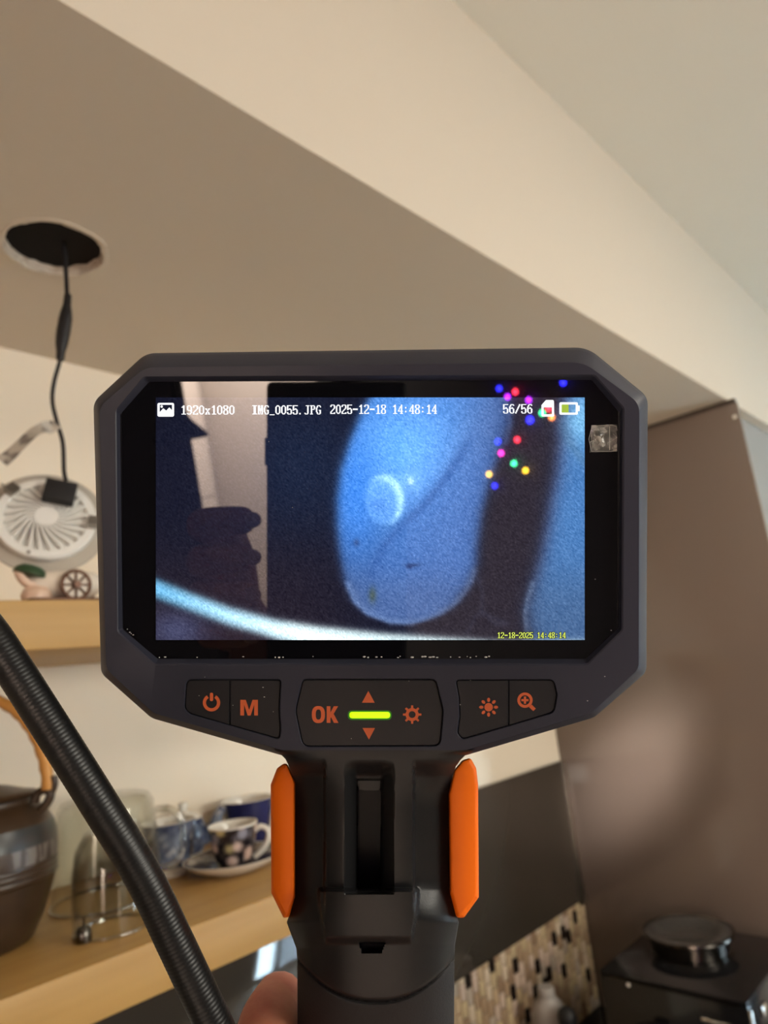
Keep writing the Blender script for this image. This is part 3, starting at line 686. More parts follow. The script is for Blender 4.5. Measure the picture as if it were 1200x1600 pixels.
O_ = [(228,552,40),(918,543,55),(1012,620,28),(1010,1050,22),(928,1121,30),(728,1180,8),(440,1180,8),(237,1122,30),(158,1052,22),(146,628,28)]
O2 = [(227,556,40),(917,548,55),(1008,622,28),(1007,1049,22),(927,1119,30),(728,1178,8),(440,1178,8),(237,1120,30),(160,1050,22),(148,630,28)]
I1 = [(226,570,44),(913,562,60),(1002,628,30),(1001,1046,22),(926,1115,30),(728,1173,6),(440,1173,6),(239,1116,30),(164,1046,22),(152,634,30)]
I0 = [(227,574,44),(912,566,60),(999,630,30),(998,1045,22),(925,1113,30),(728,1172,6),(440,1172,6),(240,1114,30),(166,1045,22),(155,636,30)]
E_ = [(224,588,10),(930,585,10),(976,637,10),(974,986,10),(918,1040,10),(240,1040,10),(183,988,10),(180,641,10)]
E2 = [(226,590,10),(928,587,10),(973,638,10),(971,985,10),(917,1037,10),(242,1037,10),(185,986,10),(182,642,10)]
G_ = [(233,597,6),(924,594,6),(968,646,6),(966,981,6),(915,1029,6),(247,1029,6),(192,983,6),(188,648,6)]
PADS = {
 'left': [(290,1060.5,12),(441,1060.5,8),(439.5,1080,20),(438,1107,40),(440,1140,20),(437.5,1157,9),(297,1117,12),(287,1108,12)],
 'mid': [(472,1060,10),(682,1060,12),(694,1110,40),(689,1167,14),(472,1168,16),(460,1110,40)],
 'right': [(710,1061,7),(866,1060.5,12),(872,1085,16),(867,1114,14),(722,1157,10),(713,1146,10),(716.5,1120,30),(715.5,1090,30)],
}
def offset_loop(loop, d):
    n = len(loop); out = []
    ar = sum(loop[i][0]*loop[(i+1) % n][1]-loop[(i+1) % n][0]*loop[i][1] for i in range(n)); sg = 1 if ar > 0 else -1
    for i in range(n):
        a = Vector(loop[i-1]); b = Vector(loop[(i+1) % n]); t = (b-a)
        if t.length < 1e-6: out.append(loop[i]); continue
        t.normalize(); nrm = Vector((-t.y, t.x))*sg
        out.append((loop[i][0]+nrm.x*d, loop[i][1]+nrm.y*d))
    return out
def bridge(bm, A, B):
    n = len(A)
    for i in range(n):
        try: bm.faces.new((A[i], A[(i+1) % n], B[(i+1) % n], B[i]))
        except ValueError: pass
def loopv(bm, loop, z): return [bm.verts.new(dev(x, y, z)) for x, y in loop]
def clean(loop):
    out = []
    for p in loop:
        if not out or (Vector(p)-Vector(out[-1])).length > 0.15: out.append(p)
    if (Vector(out[0])-Vector(out[-1])).length < 0.15: out.pop()
    return out
def fill(bm, loops):
    ed = []
    for L in loops:
        for i in range(len(L)):
            e = bm.edges.get((L[i], L[(i+1) % len(L)])) or bm.edges.new((L[i], L[(i+1) % len(L)]))
            ed.append(e)
    bmesh.ops.triangle_fill(bm, use_beauty=True, use_dissolve=False, edges=ed)
def housing():
    bm = bmesh.new(); S = 8
    oo, o2, i1, i0, ee, e2, gg = [rpoly(x, S) for x in (O_, O2, I1, I0, E_, E2, G_)]
    vb0 = loopv(bm, [(600+(x-600)*0.93, 800+(y-800)*0.93) for x, y in oo], -34)
    vb = loopv(bm, oo, -30); vo = loopv(bm, oo, -6.0); vo2 = loopv(bm, o2, -4.6); v1 = loopv(bm, i1, -0.7); v0 = loopv(bm, i0, 0)
    bridge(bm, vb0, vb); bridge(bm, vb, vo); bridge(bm, vo, vo2); bridge(bm, vo2, v1); bridge(bm, v1, v0); bm.faces.new(vb0[::-1])
    ve = loopv(bm, ee, 0); ve2 = loopv(bm, e2, -0.25); vg = loopv(bm, gg, -2.1); bridge(bm, ve, ve2); bridge(bm, ve2, vg)
    pads = []
    for k_, P in PADS.items():
        L = clean(rpoly(P, 5)); a = loopv(bm, L, 0); b = loopv(bm, offset_loop(L, 1.2), -0.25); c = loopv(bm, offset_loop(L, 1.6), -1.3)
        bridge(bm, a, b); bridge(bm, b, c); bm.faces.new(c); pads.append(a)
    fill(bm, [v0, ve]+pads)
    return from_bm('housing', bm, M['body'], dv, 28)
housing()
def slab(name, loop, z0, z1, m, parent, bev=0.0, bz=0.0, smooth=30):
    """flat prism from a pixel loop between two heights, front edge eased"""
    bm = bmesh.new(); L = clean(loop)
    a = loopv(bm, L, z0); b = loopv(bm, L, z1-bz); bridge(bm, a, b)
    if bev: c = loopv(bm, offset_loop(L, bev), z1); bridge(bm, b, c)
    else: c = b
    fill(bm, [c]); fill(bm, [a])
    return from_bm(name, bm, m, parent, smooth)
# screen: cover glass, lit picture, captions
glass = slab('screen_glass', offset_loop(rpoly(G_, 8), -1.0), -4.0, -2.0, M['cover'], dv)
DX_0, DX_1, DY_0, DY_1 = 243.5, 913.5, 621.0, 1000.0
def picture():
    nx, ny = 336, 190
    X, Y = np.meshgrid(np.linspace(DX_0, DX_1, nx), np.linspace(DY_0, DY_1, ny))
    def poly_x(pts, y): return np.interp(y, [p[1] for p in pts], [p[0] for p in pts])
    def sm(d, s): return 1/(1+np.exp(-np.clip(d/s, -40, 40)))
    def mix(A, c, m): return A*(1-m[..., None])+np.array(c, float)*m[..., None]
    A = np.zeros((ny, nx, 3))+np.array((19, 21, 37))
    A = mix(A, (24, 34, 58), np.exp(-((X-470)/110)**2-((Y-730)/120)**2)*0.8)
    A = mix(A, (37, 29, 38), sm(Y-860, 30)*sm(540-X, 30)*0.7)
    A = mix(A, (62, 64, 92), np.exp(-((X-275)/48)**2-((Y-985)/34)**2))
    A = mix(A, (12, 14, 28), sm(300-X, 30)*sm(860-Y, 30)*0.5)
    # the pale bottle-like body
    lf = [(588, 600), (566, 640), (546, 690), (532, 735), (526, 780), (526, 820), (530, 860), (538, 905), (552, 938), (575, 960), (610, 973), (645, 975)]
    rg = [(800, 600), (800, 660), (786, 700), (770, 750), (757, 800), (750, 850), (748, 880), (738, 910), (715, 942), (690, 960), (660, 972), (646, 975)]
    L, R = poly_x(lf, Y), poly_x(rg, Y)
    body = sm(X-L, 4.0)*sm(R-X, 5.0)*sm(974-Y, 3.0)
    t = np.clip((X-L)/np.maximum(R-L, 1), 0, 1)
    c = np.zeros_like(A)+np.array((62, 108, 176))
    c = mix(c, (98, 165, 245), np.exp(-((X-640)/105)**2-((Y-705)/95)**2))
    c = mix(c, (60, 128, 222), np.exp(-((X-556)/34)**2-((Y-770)/95)**2)*0.9)
    c = mix(c, (86, 104, 150), sm(X-735+0.35*(Y-650), 22)*0.7)
    c = mix(c, (58, 82, 132), sm(Y-880, 32)*0.75)
    c = mix(c, (52, 78, 130), np.exp(-((t-1)/0.12)**2)*0.8)
    # curved fold line running from the upper right to the lower left
    fx = np.interp(Y, [600, 650, 700, 750, 790, 820, 850, 880, 920], [780, 755, 728, 696, 664, 630, 604, 588, 580])
    c = mix(c, (50, 86, 150), np.exp(-((X-fx)/10)**2)*0.75*sm(Y-690, 12)*sm(915-Y, 10))
    c = mix(c, (70, 112, 182), sm(X-fx, 8)*sm(Y-700, 18)*0.55)
    c = mix(c, (74, 92, 134), sm(Y-905, 14)*0.6)
    # round reflection with a bright crescent
    dd = np.hypot((X-601)/30, (Y-781)/38)
    c = mix(c, (112, 172, 246), sm(1-dd, 0.05)*0.55)
    d2 = np.hypot((X-590)/32, (Y-788)/40)
    c = mix(c, (176, 228, 255), sm(1-dd, 0.06)*sm(d2-0.98, 0.06)*0.95)
    c = mix(c, (70, 122, 205), np.exp(-((X-590)/14)**2-((Y-790)/11)**2)*0.5)
    for (x, y, sx, sy, col, m) in ((645, 883, 11, 2.6, (30, 50, 96), 0.9), (640, 886, 5, 3, (28, 44, 90), 0.8), (557, 848, 5, 6, (42, 62, 110), 0.7), (582, 930, 6, 12, (66, 78, 66), 0.8), (642, 752, 3.2, 4.2, (236, 252, 255), 1.0), (642, 752, 13, 15, (150, 205, 255), 0.5)):
        c = mix(c, col, np.exp(-((X-x)/sx)**2-((Y-y)/sy)**2)*m)
    A = A*(1-body[..., None])+c*body[..., None]
    def stroke(A, pts, wd, col, m=1.0, soft=1.5):
        d = np.full(X.shape, 1e9)
        for (x0, y0), (x1, y1) in zip(pts, pts[1:]):
            vx, vy = x1-x0, y1-y0; q = np.clip(((X-x0)*vx+(Y-y0)*vy)/(vx*vx+vy*vy), 0, 1)
            d = np.minimum(d, np.hypot(X-x0-q*vx, Y-y0-q*vy))
        return mix(A, col, sm(wd-d, soft)*m)
    A = stroke(A, [(544, 912), (556, 940), (576, 958), (610, 971), (645, 973), (680, 964), (708, 947), (730, 922), (742, 893)], 4.2, (98, 124, 172), 0.8)
    A = stroke(A, [(748, 905), (754, 925), (753, 958), (744, 962), (730, 990)], 2.2, (70, 88, 130), 0.8)
    A = stroke(A, [(752, 956), (770, 966), (792, 974), (776, 976), (764, 966)], 2.6, (96, 120, 168), 0.8)
    A = stroke(A, [(796, 640), (798, 665), (792, 690)], 3.0, (86, 112, 170), 0.7)
    # right-hand body
    rl = [(878, 610), (866, 660), (868, 690), (862, 740), (854, 780), (848, 820), (838, 870), (826, 915), (818, 950), (820, 975), (828, 1005)]
    RL = poly_x(rl, Y); rb = sm(X-RL, 7)
    c = np.zeros_like(A)+np.array((66, 112, 168))
    c = mix(c, (112, 170, 212), np.exp(-((X-905)/46)**2-((Y-655)/44)**2))
    c = mix(c, (72, 88, 132), np.exp(-((X-RL)/20)**2)*0.75)
    c = mix(c, (62, 86, 122), sm(Y-900, 26)*0.8)
    fx2 = np.interp(Y, [640, 690, 740], [868, 890, 925]); c = mix(c, (74, 112, 150), np.exp(-((X-fx2)/9)**2)*sm(745-Y, 8)*0.6)
    A = A*(1-rb[..., None])+c*rb[..., None]
    A = stroke(A, [(832, 912), (824, 935), (820, 960), (824, 995)], 3.2, (110, 138, 178), 0.7)
    gap = sm(X-R, 6)*sm(RL-X, 7)
    A = mix(A, (41, 35, 44), gap*0.85)
    # the glowing tube across the bottom
    top = np.interp(X, [240, 300, 360, 430, 500, 600, 700, 770], [902, 926, 948, 967, 978, 989, 996, 1001])
    bot = np.interp(X, [240, 300, 360, 410, 440, 600], [934, 956, 979, 993, 1002, 1040])
    tb = sm(Y-top, 2.5)*sm(bot-Y, 2.5)
    q = np.clip((X-245)/230, 0, 1)[..., None]
    tc = np.array((96, 160, 200))*(1-q)+np.array((226, 250, 255))*q
    v = np.clip((Y-top)/np.maximum(bot-top, 1), 0, 1)
    tc = tc*(0.78+0.30*np.exp(-((v-0.5)/0.33)**2))[..., None]
    A = A*(1-tb[..., None])+np.clip(tc, 0, 255)*tb[..., None]
    g = np.random.normal(0, 1, A.shape[:2]); lum = A.mean(-1)
    A = np.clip(A+(g*(3+lum*0.055))[..., None], 0, 255)/255.0
    lin = np.where(A < 0.04045, A/12.92, ((A+0.055)/1.055)**2.4)
    V = []
    z = -1.93
    for j in range(ny):
        for i in range(nx): V.append(dev(X[j, i], Y[j, i], z))
    Fc = [(j*nx+i, (j+1)*nx+i, (j+1)*nx+i+1, j*nx+i+1) for j in range(ny-1) for i in range(nx-1)]
    m = mat('lit_screen', (0.003, 0.003, 0.004), 0.015, ior=1.52); nt = m.node_tree
    at = nt.nodes.new('ShaderNodeAttribute'); at.attribute_name = 'picture'
    nt.links.new(at.outputs['Color'], nt.nodes['Principled BSDF'].inputs['Emission Color']); nt.nodes['Principled BSDF'].inputs['Emission Strength'].default_value = 1.4
    o = mesh('screen_picture', V, Fc, m, dv)
    ca = o.data.color_attributes.new('picture', 'FLOAT_COLOR', 'POINT')
    buf = np.ones((nx*ny, 4), 'f'); buf[:, :3] = lin.reshape(-1, 3); ca.data.foreach_set('color', buf.ravel())
    return o
pic = picture()
tag(pic, 'lit display showing a blue inspection photograph')

FONT = {
'0':"..###..|.##.##.|##...##|##...##|##...##|##...##|##...##|##...##|##...##|##...##|.##.##.|..###..",
'1':"...##..|..###..|.####..|...##..|...##..|...##..|...##..|...##..|...##..|...##..|...##..|.######",
'2':".#####.|##...##|##...##|.....##|.....##|....##.|...##..|..##...|.##....|##.....|##...##|#######",
'4':"....##.|....##.|...###.|..####.|..#.##.|.##.##.|.#..##.|##..##.|#######|....##.|....##.|...####",
'5':"#######|##.....|##.....|##.....|##.##..|######.|##...##|.....##|.....##|##...##|##...##|.#####.",
'6':"..####.|.##..##|.##....|##.....|##.##..|######.|##...##|##...##|##...##|##...##|.##..##|..####.",
'8':".#####.|##...##|##...##|##...##|.##.##.|..###..|.##.##.|##...##|##...##|##...##|##...##|.#####.",
'9':".####..|##..##.|##...##|##...##|##...##|##...##|.######|....###|.....##|.....##|##..##.|.####..",
'x':".......|.......|.......|.......|###.###|.##.##.|..###..|...#...|..###..|.##.##.|.##.##.|###.###",
'I':"#######|..###..|..###..|..###..|..###..|..###..|..###..|..###..|..###..|..###..|..###..|#######",
'M':"###.###|###.###|###.###|###.###|#######|#######|#######|##.#.##|##.#.##|##.#.##|##.#.##|###.###",
'G':"..####.|.##..##|.##...#|##.....|##.....|##.....|##..###|##...##|##...##|.##..##|.##..##|..####.",
'J':"..#####|....##.|....##.|....##.|....##.|....##.|....##.|....##.|....##.|....##.|##..##.|.####..",
'P':"######.|.##..##|.##..##|.##..##|.##..##|.#####.|.##....|.##....|.##....|.##....|.##....|####...",
'_':".......|.......|.......|.......|.......|.......|.......|.......|.......|.......|.......|.......|#######",
'.':".......|.......|.......|.......|.......|.......|.......|.......|.......|.......|.##....|.##....",
'-':".......|.......|.......|.......|.......|#######|#######|.......|.......|.......|.......|.......",
':':".......|.......|.......|..##...|..##...|.......|.......|.......|..##...|..##...|.......|.......",
'/':".....##|.....##|....##.|....##.|...##..|...##..|..##...|..##...|.##....|.##....|##.....|##.....",
' ':""}
def bitmap_text(name, txt, px, py, pitch, height, m, outline=None, z=-1.88):
    """bitmap lettering of the screen: px, py is its upper left corner"""
    cw, ch = pitch/8.0, height/12.0
    for (mm_, gx, zz) in (((outline, 0.75, z-0.02),) if outline else ())+((m, 0.0, z),):
        V, Fc = [], []
        for k_, chh in enumerate(txt):
            for r_, row in enumerate(FONT[chh].split('|')):
                c_ = 0
                while c_ < len(row):
                    if row[c_] == '#':
                        s_ = c_
                        while c_ < len(row) and row[c_] == '#': c_ += 1
                        x0 = px+k_*pitch+s_*cw-gx; x1 = px+k_*pitch+c_*cw+gx; y0 = py+r_*ch-gx; y1 = y0+ch+2*gx
                        b = len(V); V += [dev(x0, y0, zz), dev(x1, y0, zz), dev(x1, y1, zz), dev(x0, y1, zz)]; Fc.append((b+3, b+2, b+1, b))
                    else: c_ += 1
        o = mesh(name if mm_ is m else name+'_outline', V, Fc, mm_, pic)
bitmap_text('resolution_text', '1920x1080', 282.5, 633.5, 9.45, 14.2, M['white_text'])
bitmap_text('file_name_text', 'IMG_0055.JPG', 394, 633.3, 9.05, 14.2, M['white_text'])
bitmap_text('date_text', '2025-12-18 14:48:14', 516, 632.3, 8.82, 14.4, M['white_text'])
bitmap_text('counter_text', '56/56', 786, 631.5, 9.4, 14.6, M['white_text'])
bitmap_text('stamp_text', '12-18-2025 14:48:14', 777, 988.0, 5.66, 9.2, M['yellow_text'], M['dark_text'])
def flat_poly(bm, loops, z):
    vs = [loopv(bm, clean(L), z) for L in loops]
    fill(bm, vs)
def rrect(x0, y0, x1, y1, r): return rpoly([(x0, y0, r), (x1, y0, r), (x1, y1, r), (x0, y1, r)], 4)
def icon(name, fn, m, z=-1.88, parent=None):
    bm = bmesh.new(); fn(bm, z); bmesh.ops.recalc_face_normals(bm, faces=bm.faces[:])
    for f in bm.faces:
        if f.normal.z < 0: f.normal_flip()
    me = bpy.data.meshes.new(name); bm.to_mesh(me); bm.free(); me.materials.append(m)
    o = bpy.data.objects.new(name, me); COL.objects.link(o); o.parent = parent or pic; return o
def circ(x, y, r, n=20): return [(x+r*math.cos(2*math.pi*i/n), y+r*math.sin(2*math.pi*i/n)) for i in range(n)]
def ic_photo(bm, z):
    flat_poly(bm, [rrect(246, 629.5, 272, 651, 3), [(249.5, 632.5), (268.8, 632.5), (268.8, 641), (264.5, 636.5), (259.8, 641.5), (255, 638), (249.5, 644)]], z)
    flat_poly(bm, [circ(252.6, 635.3, 1.9, 12)], z+0.01)
icon('picture_icon', ic_photo, M['white_text'])
def ic_card(bm, z):
    flat_poly(bm, [rpoly([(853, 625, 2), (865.5, 625, 2.5), (866, 651, 2.5), (846, 651, 2.5), (846, 633, 1.5)], 4), rpoly([(855, 636.5, 1), (862.3, 636.5, 1), (862.3, 647.3, 1), (849.5, 647.3, 1), (849.5, 636.5, 1)], 3)], z)
icon('card_icon', ic_card, M['white_text'])
def ic_batt(bm, z):
    flat_poly(bm, [rrect(874, 628.5, 903, 648, 2.5), rrect(877.5, 632, 899.5, 644.7, 1)], z)
    flat_poly(bm, [rrect(903, 633.5, 905.8, 642.5, 1)], z)
icon('battery_icon', ic_batt, M['white_text'])
icon('battery_charge', lambda bm, z: flat_poly(bm, [rrect(877.5, 632, 888.5, 644.7, 0.5)], z-0.01), M['batt_green'])

# buttons with their orange legends
def clip(loop, x, left):
    out = []; n = len(loop)
    for i in range(n):
        a, b = loop[i], loop[(i+1) % n]; ia = (a[0] <= x) == left; ib = (b[0] <= x) == left
        if ia: out.append(a)
        if ia != ib:
            t = (x-a[0])/(b[0]-a[0]); out.append((x, a[1]+t*(b[1]-a[1])))
    return out
ZB = -0.45
def btn(name, loop): return slab(name, loop, -1.3, ZB, M['button'], dv, 1.3, 0.2, 25)
Lp, Mp, Rp = [offset_loop(clean(rpoly(PADS[k_], 5)), 1.9) for k_ in ('left', 'mid', 'right')]
b_pow = btn('power_button', clip(Lp, 358.4, True)); b_mode = btn('mode_button', clip(Lp, 359.8, False))
b_nav = btn('navigation_button', Mp)
b_lit = btn('brightness_button', clip(Rp, 794.0, True)); b_zoom = btn('zoom_button', clip(Rp, 795.4, False))
ZI = ZB+0.03
def arc_band(cx, cy, ro, ri, a0, a1, n=28):
    o = [(cx+ro*math.cos(a0+(a1-a0)*i/n), cy+ro*math.sin(a0+(a1-a0)*i/n)) for i in range(n+1)]
    i_ = [(cx+ri*math.cos(a0+(a1-a0)*i/n), cy+ri*math.sin(a0+(a1-a0)*i/n)) for i in range(n+1)]
    return o+i_[::-1]
icon('power_symbol', lambda bm, z: (flat_poly(bm, [arc_band(330.5, 1098, 13.6, 8.6, math.radians(-58), math.radians(238))], z), flat_poly(bm, [rrect(327.9, 1082.5, 333.1, 1095.5, 2.4)], z)), M['legend'], ZI, b_pow)
icon('mode_letter', lambda bm, z: flat_poly(bm, [[(375.5, 1118), (375.5, 1093.5), (384, 1093.5), (389.3, 1109), (394.6, 1093.5), (403, 1093.5), (403, 1118), (397.2, 1118), (397.2, 1101), (391.6, 1118), (387, 1118), (381.4, 1101), (381.4, 1118)]], z), M['legend'], ZI, b_mode)
def ic_ok(bm, z):
    out = [(497.5+10.2*math.copysign(abs(math.cos(t))**0.8, math.cos(t)), 1116.5+13.3*math.copysign(abs(math.sin(t))**0.8, math.sin(t))) for t in np.linspace(0, 2*math.pi, 33)[:-1]]
    inn = [(497.5+4.2*math.copysign(abs(math.cos(t))**0.8, math.cos(t)), 1116.5+8.0*math.copysign(abs(math.sin(t))**0.8, math.sin(t))) for t in np.linspace(0, 2*math.pi, 33)[:-1]]
    flat_poly(bm, [out, inn], z)
    flat_poly(bm, [[(510.5, 1129.5), (510.5, 1103.5), (516.3, 1103.5), (516.3, 1113.5), (521.5, 1103.5), (528.3, 1103.5), (521.3, 1115.3), (528.8, 1129.5), (521.8, 1129.5), (517.3, 1120.5), (516.3, 1122.2), (516.3, 1129.5)]], z)
icon('ok_letters', ic_ok, M['legend'], ZI, b_nav)
icon('up_arrow', lambda bm, z: flat_poly(bm, [[(575.5, 1079.5), (585.5, 1098), (565.5, 1098)]], z), M['legend'], ZI, b_nav)
icon('down_arrow', lambda bm, z: flat_poly(bm, [[(566.5, 1137.5), (586, 1137.5), (576.5, 1155.5)]], z), M['legend'], ZI, b_nav)
def ic_gear(bm, z):
    cx, cy = 644, 1116.5; flat_poly(bm, [circ(cx, cy, 10.2, 28), circ(cx, cy, 5.4, 22)], z)
    for k_ in range(8):
        a = math.pi/4*k_; c, s = math.cos(a), math.sin(a)
        P = lambda r, t: (cx+r*c-t*s, cy+r*s+t*c)
        flat_poly(bm, [[P(9.6, -1.9), P(14.4, -1.6), P(14.4, 1.6), P(9.6, 1.9)]], z)
icon('gear_symbol', ic_gear, M['legend'], ZI, b_nav)
icon('light_diffuser', lambda bm, z: flat_poly(bm, [rrect(543.5, 1110, 612, 1125, 7)], z), M['led_glow'], ZI-0.01, b_nav)
tag(slab('light_bar', rrect(546, 1112.3, 609.5, 1122.3, 4.8), ZB-0.2, ZB+0.12, M['led'], dv, 0.8, 0.08), 'glowing green light bar')
def ic_sun(bm, z):
    cx, cy = 763.5, 1105; flat_poly(bm, [circ(cx, cy, 6.6, 24)], z)
    for k_ in range(8):
        a = math.pi/4*k_; c, s = math.cos(a), math.sin(a)
        L = [(cx+(11.5+3.4*math.cos(t))*c-2.4*math.sin(t)*s, cy+(11.5+3.4*math.cos(t))*s+2.4*math.sin(t)*c) for t in np.linspace(0, 2*math.pi, 13)[:-1]]
        flat_poly(bm, [L], z)
icon('sun_symbol', ic_sun, M['legend'], ZI, b_lit)
def ic_mag(bm, z):
    cx, cy = 820.3, 1094; flat_poly(bm, [circ(cx, cy, 12, 28), circ(cx, cy, 7.6, 24)], z)
    flat_poly(bm, [[(cx-1.7, cy-5.6), (cx+1.7, cy-5.6), (cx+1.7, cy-1.7), (cx+5.6, cy-1.7), (cx+5.6, cy+1.7), (cx+1.7, cy+1.7), (cx+1.7, cy+5.6), (cx-1.7, cy+5.6), (cx-1.7, cy+1.7), (cx-5.6, cy+1.7), (cx-5.6, cy-1.7), (cx-1.7, cy-1.7)]], z)
    flat_poly(bm, [[(826.5, 1104.8), (830.7, 1100.8), (837.2, 1107.2), (833.2, 1111)]], z)
icon('magnifier_symbol', ic_mag, M['legend'], ZI, b_zoom)

# handle, sculpted front, ring by ring
def handle():
    rows = list(np.arange(1172, 1612, 2.0))+list(np.linspace(1620, 2030, 22)); N = 121
    yl = [1172, 1180, 1186, 1194, 1205, 1222, 1400, 1430, 1441, 1482, 1500, 2030]; xl = [428, 440, 446, 450, 454, 458, 460, 452, 448, 463, 464.5, 466]
    yr = [1172, 1180, 1188, 1198, 1212, 1240, 1390, 1425, 1441, 1476, 1500, 2030]; xr = [742, 727, 719, 712, 707, 703, 704, 712, 717, 711, 710, 708]
    ss = lambda a, b, x: (lambda t: t*t*(3-2*t))(min(1, max(0, (x-a)/(b-a))))
    def arc(x):
        t = (x-587)/124.0; return 1566-70*abs(t)**2.3
    V, Fh, Fg = [], [], []; NB = 14
    for py in rows:
        a, b = float(np.interp(py, yl, xl)), float(np.interp(py, yr, xr)); s = ss(1174, 1262, py)
        for i in range(N):
            t = -1+2*i/(N-1); x = (a+b)/2+(b-a)/2*t
            z = -7.0*abs(t)**3.0*s-0.9*s-0.6*ss(1172, 1180, py)*abs(t)**8*4
            rb = ss(1184, 1216, py)*(1-ss(1370, 1440, py))
            if x < 509 or x > 645:                       # hollow either side of the ridge
                d = (509-x) if x < 509 else (x-645)
                z -= 3.0*rb*ss(0, 3.5, d)*(1-0.55*ss(15, 60, d))
            u = abs(x-577)
            if py > 1184 and py < 1398:
                k1 = ss(1186, 1216, py)
                if u < 39: z -= 4.2*k1*min(1, (39-u)/19.0)
                if u < 20.5 and py > 1216 and py < 1392: z -= 6.5*ss(0, 2.5, 20.5-u)*ss(1215, 1219, py)*(1-ss(1386, 1392, py))
            if 1384 < py < 1478:                         # raised thumb rest
                hw = 80-10*ss(1400, 1476, py); uu = abs(x-576)
                z += 2.4*ss(0, 5, hw-uu)*ss(1386, 1394, py)*(1-ss(1462, 1477, py))
            if abs(x-581) < 19.5-0.35*max(0, py-1474) and 1473 < py < 1490: z -= 4.5
            dz = arc(x)-py
            z -= 1.3*math.exp(-(dz/3.2)**2)+0.5*ss(0, 6, -dz)
            V.append(dev(x, py, z))
        zb = -7.0*s-0.9*s
        for k_ in range(NB):
            th = math.pi*(k_+1)/(NB+1); x = (a+b)/2+(b-a)/2*math.cos(th)
            V.append(dev(x, py, min(zb, -6)-24*math.sin(th)**0.8))
    n = N+NB
    for r_ in range(len(rows)-1):
        for i in range(n):
            j = (i+1) % n
            f = (r_*n+i, (r_+1)*n+i, (r_+1)*n+j, r_*n+j)
            t = -1+2*min(i, N-1)/(N-1); py = rows[r_]
            a, b = float(np.interp(py, yl, xl)), float(np.interp(py, yr, xr)); x = (a+b)/2+(b-a)/2*t
            lim = arc(x) if i < N else 1500
            (Fh if py < lim-1 else Fg).append(f)
    Fg.append(tuple((len(rows)-1)*n+i for i in range(n)))
    for nm, Fc, m in (('handle', Fh, M['handle']), ('handle_grip', Fg, M['rubber'])):
        bm = bmesh.new(); used = sorted({i for f in Fc for i in f}); ix = {i: bm.verts.new(V[i]) for i in used}
        for f in Fc: bm.faces.new([ix[i] for i in f])
        from_bm(nm, bm, m, dv, 42)
    tag(bpy.data.objects['handle_grip'], 'matt rubber lower grip')
    slab('trigger_slot', rrect(559, 1219, 595, 1388, 6), -12.0, -11.4, M['slot'], dv)
    slab('strap_slot', rpoly([(563, 1474, 2), (600, 1474, 2), (599, 1488, 3), (569, 1488, 4)], 3), -5.2, -3.6, M['slot'], dv)
handle()
def side_grip(loop, zin, left):
    bm = bmesh.new(); L = clean(rpoly(loop, 5)); xs = [p[0] for p in L]; x0, x1 = min(xs), max(xs)
    def zz(x, base): f = (x1-x)/(x1-x0) if left else (x-x0)/(x1-x0); return base-1.0*f**1.5
    def lv(LL, b): return [bm.verts.new(dev(x, y, zz(x, b))) for x, y in LL]
    a = lv(L, zin-16); b = lv(L, zin-1.1); c = lv(offset_loop(L, 2.2), zin); d = lv(offset_loop(L, 6), zin+0.35)
    bridge(bm, a, b); bridge(bm, b, c); bridge(bm, c, d); fill(bm, [d]); fill(bm, [a])
    return from_bm('side_grip', bm, M['orange'], dv, 45)
sl = side_grip([(448,1190,8),(433,1200,10),(423,1226,10),(424,1395,4),(443,1434,3),(452,1433,8),(461,1400,14),(461,1222,16)], -6.6, True)
sr = side_grip([(722,1188,12),(735,1184,6),(744,1200,8),(747,1226,10),(748,1402,4),(725,1434,6),(713,1434,8),(703,1395,16),(701,1240,20),(709,1204,12)], -6.6, False)
tag(sl, 'orange rubber side grip, left'); tag(sr, 'orange rubber side grip, right')
